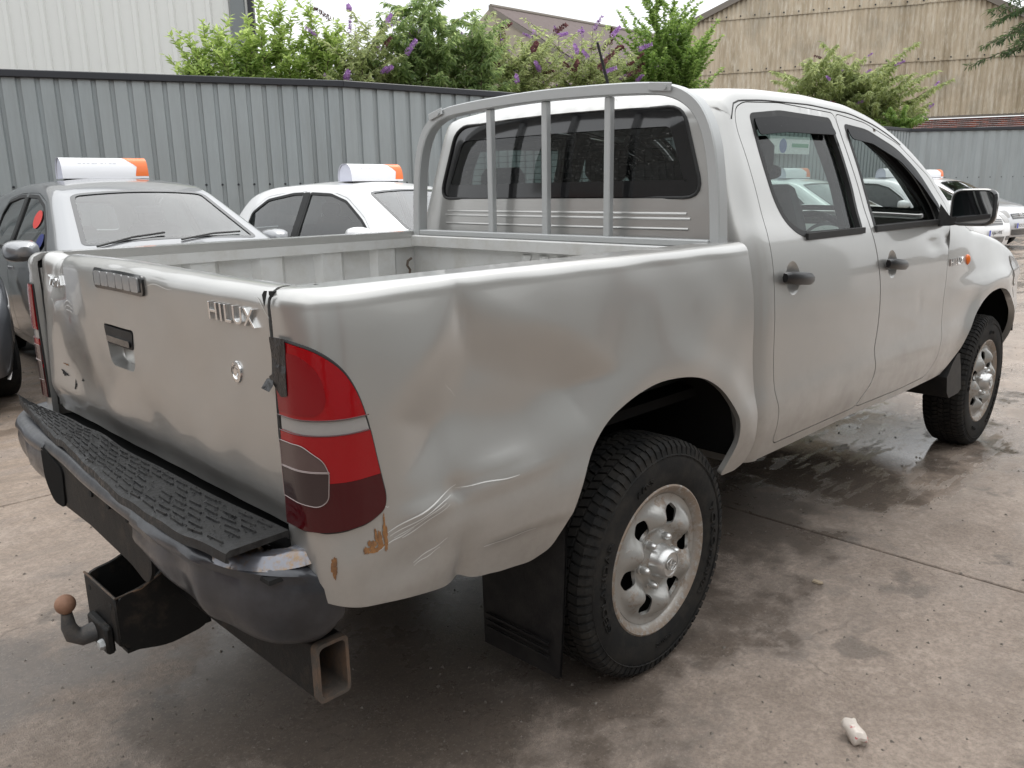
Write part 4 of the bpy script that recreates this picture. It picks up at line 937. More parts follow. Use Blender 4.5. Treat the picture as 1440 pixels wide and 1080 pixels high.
# ------------------------------------------------------------------ cabin interior
def seat(x, y, wdt, rake=.0, head=True):
    s_ = empty('seat', (0,0,0)); s_.parent = truck
    a = MB(); a.box((x, y, .93), (.50, wdt, .16), bev=.06); a.build('seat_cushion', SEATFAB, s_, 50, fixn=True)
    b = MB(); secs = []
    for t, th, ww in ((0,.14,1),(.2,.15,1.0),(.5,.13,.98),(.8,.11,.9),(.97,.09,.8),(1,.05,.72)):
        cx_ = x-.22-.14*t; z_ = .92+.52*t; secs.append([(cx_+th/2*u, y+wdt/2*ww*v, z_) for u, v in ((-1,-.8),(-1,.8),(-.6,1),(.6,1),(1,.8),(1,-.8),(.6,-1),(-.6,-1))])
    b.loft(secs, closed=True, cap=True); b.build('seat_back', SEATFAB, s_, 50, fixn=True)
    if head:
        h_ = MB(); h_.box((x-.375, y, 1.545), (.09,.25,.17), bev=.04); h_.build('headrest', SEATFAB, s_, 50, fixn=True)
        h_ = MB()
        for d_ in (-.05,.05): h_.tube([(x-.36,y+d_,1.42),(x-.37,y+d_,1.50)], .007, 8)
        h_.build('headrest_post', CHROME, s_, fixn=True)
seat(1.62,-.36,.50); seat(1.62,.36,.50)
sb = empty('rear_bench', (0,0,0)); sb.parent = truck
m_ = MB(); m_.box((.95,0,.90),(.46,1.3,.16), bev=.05); m_.build('bench_cushion', SEATFAB, sb, 50, fixn=True)
m_ = MB(); m_.box((.63,0,1.17),(.12,1.28,.52), bev=.05, M=Matrix.Rotation(R(-8), 3, 'Y')); m_.build('bench_back', SEATFAB, sb, 50, fixn=True)
for y in (.40,-.40):
    m_ = MB(); m_.box((.60,y,1.46),(.08,.24,.13), bev=.03); m_.build('headrest', SEATFAB, sb, 50, fixn=True)
db = empty('dashboard', (0,0,0)); db.parent = truck
m_ = MB(); m_.loft([[(x, y, z) for x, z in ((2.55,1.20),(2.35,1.235),(2.12,1.225),(2.03,1.18),(2.01,1.05),(2.08,.85),(2.3,.70))] for y in (-.76,-.5,-.2,.2,.5,.76)]); m_.build('dash_panel', INTGREY, db, 50)
m_ = MB(); m_.box((2.035,-.68,1.175),(.03,.15,.075), bev=.008); vt = m_.build('air_vent', INTGREY, db, 40, fixn=True)
for k in range(5):
    m_ = MB(); m_.box((2.016,-.68,1.15+.013*k),(.012,.115,.006)); m_.build('vent_slat', DARKGAP, db)
m_ = MB(); m_.lathe([(.14,-.02),(.135,.03),(.11,.05)], 24, axis='x', a0=0, a1=PI); m_.v = [(2.03-p[0], -.40+p[1], 1.17+p[2]*.7) for p in m_.v]; m_.build('instrument_hood', INTDARK, db)
sw = MB(); C0 = Vector((1.93,-.37,1.13)); ax = Vector((1,0,.42)).normalized(); e1 = Vector((0,1,0)); e2 = ax.cross(e1)
sw.tube([C0+(e1*math.cos(a)+e2*math.sin(a))*.19 for a in np.linspace(0, 2*PI, 41)[:-1]], .015, 10, closed=True)
for a in (R(-10), R(190), R(270)): sw.tube([C0+ax*.03, C0+(e1*math.cos(a)+e2*math.sin(a))*.185], .018, 8)
sw.tube([C0-ax*.01, C0+ax*.10], .05, 14); sw.build('steering_wheel', INTDARK, truck, 50)
m_ = MB(); 
def ov(k_): return [(1.98+k_[0], -.02+.115*k_[1]*math.copysign(abs(math.cos(a))**.6, math.cos(a)), 1.50+.038*k_[1]*math.copysign(abs(math.sin(a))**.6, math.sin(a))) for a in np.linspace(0, 2*PI, 25)[:-1]]
m_.loft([ov((0,.85)),ov((0,1)),ov((.02,1)),ov((.04,.6))], closed=True, cap=True); m_.tube([(2.01,-.02,1.52),(2.03,-.02,1.60)], .008, 6); rv = m_.build('rear_view_mirror', INTDARK, truck, 50, fixn=True)
m_ = MB(); q_ = ov((-.001,.86)); m_.add(q_, [tuple(range(len(q_)))]); m_.build('mirror_glass', MIRRORG, rv)
# inner linings of roof, pillars and rear panel
m_ = panel(None, [(S.sof(.475,1.36)+0, -.64),(S.sof(.475,1.36), .64),(S.sof(1.75,1.71), .52),(S.sof(1.75,1.71), -.52)], S.top(-.035), None, None, (0,0,-1), holes=[rounded(offset_poly(bwin, -.03)[::3], .01)], step=.08, rim=0, mb=MB()); m_.build('roof_lining', INTDARK, truck)
m_ = MB(); m_.box((.51,0,1.08),(.02,1.5,.60)); m_.build('rear_lining', INTDARK, truck)
for sg in (-1, 1):
    m_ = MB(); m_.tube([(1.74,sg*.60,1.68),(2.05,sg*.64,1.57),(2.28,sg*.70,1.42),(2.50,sg*.76,1.24)], [.035,.045,.045,.05], 8); m_.build('pillar_trim', INTDARK, truck)
    m_ = MB(); m_.tube([(1.36,sg*.60,1.69),(1.38,sg*.70,1.45),(1.40,sg*.77,1.2),(1.42,sg*.78,.8)], .04, 6); m_.build('pillar_trim', INTDARK, truck)
    m_ = MB(); m_.tube([(.62,sg*.58,1.67),(.60,sg*.66,1.50),(.60,sg*.74,1.3),(.6,sg*.76,1.0)], .05, 6); m_.build('pillar_trim', INTDARK, truck)

# ================================================================== parked cars
def carpaint(name, c, metal=.0, rough=.3):
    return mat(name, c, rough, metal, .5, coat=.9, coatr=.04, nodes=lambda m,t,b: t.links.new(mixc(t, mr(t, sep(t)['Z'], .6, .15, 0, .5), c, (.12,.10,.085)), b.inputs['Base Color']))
PW = carpaint('car_paint_white', (.80,.80,.80)); PG = carpaint('car_paint_grey', (.25,.255,.265), .6, .3); PD = carpaint('car_paint_dark_grey', (.085,.09,.10), .5, .28); PS = carpaint('car_paint_silver', (.50,.50,.51), .6, .3)
SIGNW = mat('sign_white', (.80,.80,.82), .3, coat=.3); SIGNO = mat('sign_orange', (.80,.17,.03), .35, coat=.3); SIGNT = mat('sign_faint_print', (.55,.55,.58), .4)
PLATE = mat('plate_white', (.75,.75,.75), .3); PLBLUE = mat('plate_blue', (.02,.05,.45), .3); PLTXT = mat('plate_text', (.02,.02,.02), .4)
ALLOY = mat('alloy_wheel', (.45,.45,.46), .3, .8)
PLGRN = mat('painted_reflection_green', (.03,.35,.14), .5); REFLRED = mat('painted_reflection_red', (.65,.04,.03), .5); REFLBLUE = mat('painted_reflection_blue', (.01,.02,.16), .5)
CARTYPES = {
 'hatch': dict(L=(-1.95,2.10), H=1.50, sil=[(-1.90,.28),(-1.97,.50),(-1.93,.82),(-1.88,.98),(-1.50,1.40),(-1.10,1.49),(-.35,1.52),(.20,1.49),(.42,1.44),(1.22,1.03),(1.72,.90),(1.98,.74),(2.06,.50),(2.02,.26)],
   rwin=[(-1.32,1.03),(-1.30,1.22),(-1.05,1.36),(-.62,1.42),(-.42,1.425),(-.44,.97)], fwin=[(-.34,.965),(-.32,1.425),(.02,1.41),(.30,1.34),(.62,1.16),(.86,.985),(.86,.955)], ax=(-1.22,1.30), rd=[(-1.34,1.01),(-1.10,.62),(-.92,.32),(-.38,.30),(-.38,.95),(-.37,1.44),(-.62,1.45),(-1.08,1.39),(-1.33,1.24)], fdr=[(-.37,.95),(-.37,.30),(.86,.28),(.92,.60),(.93,.95),(.64,1.19),(.31,1.37),(.02,1.44),(-.36,1.45)]),
 'estate': dict(L=(-2.3,2.15), H=1.55, sil=[(-2.20,.30),(-2.28,.52),(-2.25,.86),(-2.20,1.0),(-1.98,1.40),(-1.70,1.47),(-.90,1.54),(-.20,1.555),(.25,1.52),(.48,1.46),(1.32,1.05),(1.80,.93),(2.04,.76),(2.12,.50),(2.08,.26)],
   rwin=[(-1.20,1.04),(-1.16,1.30),(-1.02,1.40),(-.62,1.44),(-.42,1.445),(-.44,.99)], fwin=[(-.34,.985),(-.32,1.445),(.04,1.435),(.36,1.36),(.68,1.18),(.94,1.005),(.94,.975)], ax=(-1.35,1.32), rd=[(-1.22,1.02),(-1.10,.62),(-1.0,.32),(-.38,.30),(-.38,.97),(-.37,1.46),(-.62,1.46),(-1.03,1.42),(-1.20,1.31)], fdr=[(-.37,.97),(-.37,.30),(.90,.28),(.96,.60),(1.0,.97),(.70,1.21),(.38,1.39),(.04,1.46),(-.36,1.465)]),
}
def car_wheel(name, parent, x, y, r=.315):
    w_ = empty(name, (x, y, r)); w_.parent = parent; sg = 1 if y > 0 else -1
    m_ = MB(); m_.lathe([(r*.64,-.08),(r*.70,-.10),(r*.9,-.10),(r*.97,-.085),(r,-.05),(r,.05),(r*.97,.085),(r*.66,.09)], 40)
    if sg > 0: m_.v = [(p[0],-p[1],p[2]) for p in m_.v]
    m_.build('tyre', TYRE, w_, 30, fixn=True)
    m_ = MB(); m_.lathe([(r*.68,-.095),(r*.64,-.085),(r*.60,-.05),(r*.60,.05)], 32)
    for k in range(5):
        a = 2*PI*k/5; ca, sa = math.cos(a), math.sin(a)
        V = [(ca*q-sa*u, z_, sa*q+ca*u) for q, u, z_ in ((.03,-.03,-.075),(.03,.03,-.075),(r*.63,.032,-.085),(r*.63,-.032,-.085),(.03,-.03,-.05),(.03,.03,-.05),(r*.63,.032,-.06),(r*.63,-.032,-.06))]
        m_.add(V, [(0,1,2,3),(0,4,5,1),(1,5,6,2),(2,6,7,3),(3,7,4,0)])
    m_.lathe([(.0001,-.085),(.035,-.082),(.045,-.06)], 16)
    if sg > 0: m_.v = [(p[0],-p[1],p[2]) for p in m_.v]
    m_.build('rim', ALLOY, w_, 40, fixn=True)
    m_ = MB(); m_.lathe([(.0001,0),(r*.6,0)], 20); m_.build('brake_disc', UNDER, w_)
def make_car(kind, paint, name='parked_car', roofm=None, plate=None, emb=False, rails=False):
    T = CARTYPES[kind]; root = empty(name, (0,0,0))
    Wb = pchip([.15,.3,.5,.7,.88,1.0,1.2,1.40,1.56],[.80,.845,.872,.878,.865,.835,.745,.655,.58]); x0, x1 = T['L']
    def W(x, z): 
        x = np.asarray(x, float); z = np.asarray(z, float)
        return Wb(z)-.16*np.clip((x-(x1-1.0)), 0, None)**2-.13*np.clip((x0+.9)-x, 0, None)**2+.015*np.exp(-((np.hypot(x-T['ax'][0], z-.32)-.36)/.06)**2)*sm(z, .3, .5)+.015*np.exp(-((np.hypot(x-T['ax'][1], z-.32)-.36)/.06)**2)*sm(z, .3, .5)
    C = Shell(T['sil'], W, .07, .13, crown=.035, step=.06, round_r=.16)
    arch = lambda cx: [(cx+.36*math.cos(a), .32+.36*math.sin(a)) for a in np.linspace(-.3, PI+.3, 20)]
    bot = [(x1-.12,.24)]+arch(T['ax'][1])+arch(T['ax'][0])+[(x0+.15,.27)]
    so = C.sof; f0 = [q for q in T['sil'] if q[0] > .1 and q[1] > 1.38][-1]; f1 = [q for q in T['sil'] if q[0] > 1.0 and q[1] > 1.0][-1]
    scr = rounded([(so(f0[0]+.05,f0[1]-.02),-.52),(so(f0[0]+.05,f0[1]-.02),.52),(so(f1[0]-.04,f1[1]+.02),.66),(so(f1[0]-.04,f1[1]+.02),-.66)], .08)
    bi_ = 3; b0, b1 = T['sil'][3], T['sil'][4]; rear = rounded([(so(b0[0]+.03,b0[1]+.06),-.58),(so(b0[0]+.03,b0[1]+.06),.58),(so(b1[0]-.02,b1[1]-.02),.48),(so(b1[0]-.02,b1[1]-.02),-.48)], .06)
    rd_ = rounded(T['rd'], .05); fd_ = rounded(T['fdr'], .05); rw = rounded(T['rwin'], .04); fw_ = rounded(T['fwin'], .03)
    nose = T['sil'][-4]; n2 = T['sil'][-3]; n1 = T['sil'][-2]
    hl = rounded([(nose[0]-.20,nose[1]-.06),(n2[0]-.30,n2[1]+.02),(n2[0]-.10,n2[1]-.02),(n2[0]-.14,n2[1]-.12),(n2[0]-.28,n2[1]-.10)], .03)
    mb = MB(); C.build(mb, bot, [offset_poly(scr, .003), offset_poly(rear, .003)], [offset_poly(rd_, .004), offset_poly(fd_, .004)], step=.09, rim=.02)
    mb.build('car_body', paint, root, 40)
    side = lambda nm, poly, sg, off, m, par, **k: panel(nm, poly, C.side(sg, off), m, par, (0,sg,0), step=k.pop('step', .08), **k)
    for sg in (-1, 1):
        for nm, o_, wn in (('rear_door', rd_, rw), ('front_door', fd_, fw_)):
            d = side(nm, o_, sg, 0, paint, root, holes=[wn], rim=.02, bstep=.04)
            side('window_seal', offset_poly(wn, .012), sg, .003, RUBBERSEAL, d, holes=[offset_poly(wn, -.014)], rim=.01, step=.08)
            side('window_glass', offset_poly(wn, -.005), sg, -.008, CARGLASS, d, rim=0, step=.2)
            hx = (o_[:,0].max() if nm == 'front_door' else o_[:,0].max())*0+(-.22 if nm == 'front_door' else -1.02+.0); hz = .86
            hm = MB(); yb = float(W(hx, hz)); hm.loft([[(hx+t*.085, sg*(yb+.028*(1-.6*t*t)*k_[0]), hz+.016*k_[1]) for k_ in ((.1,1),(1,.7),(1,-.7),(.1,-1))] for t in np.linspace(-1,1,9)], closed=True, cap=True); hm.build('door_handle', paint if paint is not PG else PS, d, 50, fixn=True)
        side('pillar_cover', rounded([(-.43,.985),(-.35,.985),(-.33,1.435),(-.42,1.435)], .01), sg, .005, RUBBERSEAL, root, rim=.008)
        mm = MB(); mx_ = T['fwin'][-1][0]-.02; mz = T['fwin'][-1][1]+.06; ym = float(W(mx_, mz-.05))
        secs = []
        for t, k_ in ((-.10,.55),(-.075,.95),(-.02,1.05),(.05,.9),(.10,.45)):
            secs.append([(mx_-t*-1 if False else mx_+t, sg*(ym+.14+.115*k_*math.copysign(abs(math.cos(a))**.7, math.cos(a))), mz+.02+.075*k_*math.copysign(abs(math.sin(a))**.7, math.sin(a))) for a in np.linspace(0, 2*PI, 21)[:-1]])
        mm.loft(secs, closed=True, cap=True); dm = mm.build('door_mirror', paint, root, 50, fixn=True)
        am = MB(); am.box((mx_, sg*(ym+.03), mz-.045), (.08,.12,.04), bev=.01); am.build('mirror_base', RUBBERSEAL, dm, fixn=True)
        side('headlight', hl, sg, .004, CLEAR, root, rim=.02, step=.05)
        if rails:
            rr_ = MB(); xs = np.linspace(-1.7, .2, 20); rr_.tube([(x, sg*.56, float(np.interp(x, C.P[:,0], C.P[:,1])) - .005 + .03*math.sin(PI*i/19)**.3) for i, x in enumerate(xs)], .012, 8); rr_.build('roof_rail', GALV, root, fixn=True)
    panel('windscreen', scr, C.top(-.004), SCREEN, root, (1,0,1), step=.12, rim=0)
    mq_ = MB(); panel(None, offset_poly(scr, .005), C.top(.002), None, None, (1,0,1), holes=[offset_poly(scr, -.03)[::2]], step=.08, rim=0, mb=mq_); mq_.build('glass_border', GLOSSBLK, root)
    panel('rear_window', rear, C.top(-.004), CARGLASS, root, (-1,0,1), step=.15, rim=0)
    for y0, sg in ((.02, 1), (-.58, 1)):
        m_ = MB(); ub = C.sof(f1[0]+.01, f1[1]); m_.tube([tuple(C.top(.012)(np.array([ub]), np.array([y0]))[0]), tuple(C.top(.012)(np.array([ub-.10]), np.array([y0+.28]))[0]), tuple(C.top(.012)(np.array([ub-.14]), np.array([y0+.52]))[0])], .008, 5); m_.build('wiper', RUBBERSEAL, root)
    m_ = MB(); m_.box((f0[0]+.22, 0, f0[1]-.14), (.03,.22,.06), bev=.01); m_.build('rear_view_mirror', INTDARK, root)
    # front end: lamps, grille, plate, lower intake
    tp_ = C.top(.006); sa = so(*nose); sb_ = so(n2[0], n2[1]); sc_ = so(n1[0], n1[1])
    u = lambda z: float(C.s[len(C.s)//2:][np.argmin(abs(C.P[len(C.s)//2:,1]-z))])
    for sg in (-1, 1):
        pl_ = rounded([(u(.80),sg*.40),(u(.80),sg*.66),(u(.66),sg*.66),(u(.66),sg*.42)], .04)
        panel('headlight', pl_, C.top(.004), CLEAR, root, (1,0,1), step=.06, rim=.02)
        fg = rounded([(u(.42),sg*.46),(u(.42),sg*.62),(u(.34),sg*.62),(u(.34),sg*.46)], .03); panel('fog_lamp_recess', fg, C.top(.004), GLOSSBLK, root, (1,0,0), step=.06, rim=.02)
    gl_ = rounded([(u(.74),-.36),(u(.74),.36),(u(.64),.34),(u(.64),-.34)], .02); gr = panel('grille', gl_, C.top(.005), GLOSSBLK, root, (1,0,1), step=.06, rim=.02)
    for z_ in (.665,.69,.715):
        m_ = MB(); m_.tube([tuple(C.top(.010)(np.array([u(z_)]), np.array([y]))[0]) for y in np.linspace(-.33,.33,8)], .004, 5); m_.build('grille_bar', CHROME, gr)
    li = rounded([(u(.42),-.40),(u(.42),.40),(u(.30),.36),(u(.30),-.36)], .03); panel('lower_intake', li, C.top(.004), GLOSSBLK, root, (1,0,0), step=.06, rim=.02)
    if emb:
        m_ = MB(); c_ = C.top(.016)(np.array([u(.69)]), np.array([0.]))[0]
        m_.tube([(c_[0], .055*math.cos(a), c_[2]+.055*math.sin(a)) for a in np.linspace(0, 2*PI, 25)[:-1]], .006, 6, closed=True)
        for pth in ([(-.028,.045),(0,-.005),(.028,.045)], [(-.045,.02),(-.02,-.045),(0,-.0),(.02,-.045),(.045,.02)]): m_.tube([(c_[0], a, c_[2]+b) for a, b in pth], .005, 5)
        m_.build('emblem', CHROME, root)
    if plate:
        p0_ = C.top(.018)(np.array([u(.50)]), np.array([0.]))[0]; xp = p0_[0]
        m_ = MB(); m_.box((xp, 0, .50), (.010,.52,.11)); pt = m_.build('number_plate', PLATE, root)
        m_ = MB(); m_.box((xp+.0065, -.235, .50), (.003,.05,.108)); m_.build('plate_band', PLBLUE, pt)
        V, F = text_geo(plate, .095, .001); m_ = MB(); m_.add([(xp+.007+p[2], .02+p[0]*.95, .50+p[1]) for p in V], F); m_.build('plate_text', PLTXT, pt)
    for x in T['ax']:
        for y in (-.76, .76): car_wheel('wheel', root, x, y)
    m_ = MB(); m_.box((.1,0,.30), (x1-x0-.5,1.5,.12)); 
    for x in T['ax']:
        for sg in (-1, 1): m_.loft([[(x+.37*math.cos(a), sg*y, .32+.37*math.sin(a)) for a in np.linspace(-.2, PI+.2, 16)] for y in (.82,.5)])
    m_.build('underbody', UNDER, root)
    # cabin
    for y in (-.36, .36):
        m_ = MB(); m_.box((.0,y,.62),(.5,.48,.18), bev=.05); m_.box((-.27,y,.90),(.14,.46,.56), bev=.05, M=Matrix.Rotation(R(-14), 3, 'Y')); m_.box((-.36,y,1.25),(.09,.24,.15), bev=.04); m_.build('seat', SEATFAB, root, 50, fixn=True)
    m_ = MB(); m_.box((-1.05,0,.80),(.16,1.2,.55), bev=.05); m_.build('rear_bench', SEATFAB, root, 50, fixn=True)
    m_ = MB(); m_.box((.85,0,.88),(.5,1.35,.16), bev=.05); m_.build('dashboard', INTGREY, root, 50, fixn=True)
    m_ = MB(); m_.tube([(.55,-.36+.18*math.cos(a),.93+.17*math.sin(a)) for a in np.linspace(0, 2*PI, 25)[:-1]], .014, 6, closed=True); m_.build('steering_wheel', INTDARK, root)
    m_ = MB(); m_.box((-.2,0,.40),(2.6,1.4,.05)); m_.build('cabin_floor', INTDARK, root)
    return root, C
def roof_sign(C, x=-.15, name='roof_sign', blank=False):
    """half-round advertising board across the roof, white with an orange arrow end"""
    root = empty(name, (0,0,0)); n = 20; z0 = .0
    def sf(u, v, off=0.):
        # u along the board (car y), v 0..1 round the profile
        a = np.asarray(v)*PI; ry, rz_ = .115, .180; c_ = np.cos(a); s_ = np.sin(a)
        return np.stack([(ry+off)*np.sign(c_)*np.abs(c_)**.75, u, .012+(rz_+off)*np.abs(s_)**.8], 1)
    L = .36; vs = np.linspace(0, 1, 33)
    m_ = MB(); m_.loft([[tuple(sf(np.array([u]), np.array([v]))[0]) for v in vs] for u in (-L, L)]); m_.build('board', SIGNW, root, 60)
    for u in (-L, L):
        m_ = MB(); r_ = [tuple(sf(np.array([u]), np.array([v]))[0]) for v in vs]; r3 = [(p[0]*.97, u-.004*(1 if u > 0 else -1), p[2]*.97) for p in r_]; m_.loft([r_, r3], closed=True); m_.add([(p[0]*.97, u-.012*(1 if u > 0 else -1), p[2]*.97) for p in r_], [tuple(range(len(r_)))])
        m_.build('end_cap', mat('sign_end_white', (.62,.63,.72), .4), root)
    for front in (0, 1):
        vv = lambda v: v if front else 1-v
        pl_ = [(.565 if False else L+.001, .04),(.30,.04),(.36,.15),(.30,.30),(.30,.30),(.24,.46),(L+.001,.46)]
        pl_ = [(L+.001,.04),(.36,.04),(.30,.20),(.18,.46),(L+.001,.46)] if False else [(L,.02),(.245,.02),(.265,.16),(.195,.30),(.148,.498),(L,.498)]
        pts = resample(pl_, .03); v_, f_ = cdt(pts, (), .03); V_ = sf(v_[:,0], vv(v_[:,1]), .0015); m_ = MB(); tri_add(m_, V_, f_, (1 if front else -1, 0, 0), 0); m_.build('orange_panel', SIGNO, root)
    m_ = MB(); m_.box((.0,0,.0),(.18,.62,.02), bev=.005); m_.build('magnet_base', RUBBERSEAL, root, fixn=True)
    m_ = MB(); r_ = random.Random(1)
    for k in range(9):
        u0 = -.22+k*.036+r_.uniform(-.005,.005); u1 = u0+r_.uniform(.015,.03); P_ = [(u0,.22),(u1,.22),(u1,.24),(u0,.24)]
        m_.add([tuple(sf(np.array([u]), np.array([v]), .002)[0]) for u, v in P_], [(0,1,2,3)])
    tag(m_.build('faint_print', SIGNT, root), kind='stuff')
    root['_h'] = 0; del root['_h']
    return root
def place(o, x, y, deg, z=0.): o.location = (x, y, z); o.rotation_euler.z = R(deg); return o
def on_roof(sign, cx, cy, deg, C, xo=-.1):
    zr = float(np.interp(xo, C.P[C.Nn[:,1] > .5][:,0], C.P[C.Nn[:,1] > .5][:,1]))+.022
    a = R(deg); place(sign, cx+xo*math.cos(a), cy+xo*math.sin(a), deg, zr)
G = 'used cars parked in a row along the metal fence'; GS = 'advertising boards on the car roofs'
def sign_reflections(root, C):  # coloured ovals on the side glass, painting the reflection of a sign
    for k, (x, z, rx, rz_, m, nm) in enumerate([(.28,1.26,.13,.07,REFLRED,'red_sign_reflection'),(.60,1.10,.10,.06,REFLBLUE,'blue_sign_reflection')]):
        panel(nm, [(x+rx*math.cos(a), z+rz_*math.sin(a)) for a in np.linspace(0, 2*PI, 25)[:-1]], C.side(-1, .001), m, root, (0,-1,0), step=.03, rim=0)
c1, K1 = make_car('estate', PG, rails=False); tag(c1, 'silver grey estate car with a white and orange board on its roof, behind the tailgate', 'car', G); place(c1, .88, 5.45, 266)
sign_reflections(c1, K1)
sg1 = roof_sign(K1); tag(sg1, 'long white roof board with an orange end on the silver grey estate car', 'roof sign', GS); on_roof(sg1, .88, 5.45, 266, K1, -.42)
c2, K2 = make_car('hatch', PW, plate='AJ66 HVK'); tag(c2, 'white hatchback with dark windows seen over the load bed, left of the load guard', 'car', G); place(c2, 3.52, 5.3, 275)
sg2 = copy_tree(sg1); tag(sg2, 'white and orange roof board on the white hatchback left of the load guard', 'roof sign', GS); on_roof(sg2, 3.52, 5.3, 275, K2)
c0, K0 = make_car('hatch', PD); tag(c0, 'dark grey car at the left edge of the photo with only its front corner showing', 'car', G); place(c0, -1.12, 6.06, 268)
for ch in kids(c0):
    if ch.name.startswith('door_mirror') and ch.data.vertices[0].co.y > 0:
        for g in kids(ch): bpy.data.objects.remove(g)
        bpy.data.objects.remove(ch)

# ================================================================== more cars further along the row
def clone(src, x, y, deg, label, paint=None, sign=None, K=None, slabel=None):
    c = copy_tree(src); place(c, x, y, deg); tag(c, label, 'car', G)
    if paint:
        done = {}
        def rp(o):
            if o.type == 'MESH' and any(m and m.name.startswith('car_paint') for m in o.data.materials):
                if o.data.name not in done:
                    me = o.data.copy(); 
                    for i, m in enumerate(me.materials):
                        if m.name.startswith('car_paint'): me.materials[i] = paint
                    done[o.data.name] = me
                o.data = done[o.data.name]
            for ch in kids(o): rp(ch)
        rp(c)
    if slabel: s_ = copy_tree(sg1); tag(s_, slabel, 'roof sign', GS); on_roof(s_, x, y, deg, K)
    return c
clone(c2, 9.3, 5.3, 266, 'white hatchback seen through the truck windows, behind the cab', None, True, K2, 'white roof board with orange end seen through the rear side window')
clone(c2, 12.4, 4.9, 262, 'white car seen through the rear side window of the truck, left of the mirror', None, True, K2, 'roof board seen through the truck windows, second before the door mirror')
c4, K4 = make_car('hatch', PW, plate='AJ66 HVK'); tag(c4, 'white car with a blue banded number plate, just beyond the door mirror', 'car', G); place(c4, 15.75, 4.45, 259)
s4 = copy_tree(sg1); tag(s4, 'white roof board with orange end seen through the open front side window', 'roof sign', GS); on_roof(s4, 15.75, 4.45, 259, K4)
c5, K5 = make_car('hatch', PS, plate='EO12 KHG', emb=True); tag(c5, 'silver hatchback with a round grille emblem and black lower intake, at the right edge', 'car', G); place(c5, 19.05, 4.8, 258)
s5 = copy_tree(sg1); tag(s5, 'orange ended roof board just left of the far white car, above the windscreen pillar', 'roof sign', GS); on_roof(s5, 19.05, 4.8, 258, K5)
clone(c2, 21.8, 5.7, 258, 'white car farthest along the row, in front of the right hand fence', None, True, K2, 'farthest white and orange roof board, in front of the right hand fence')

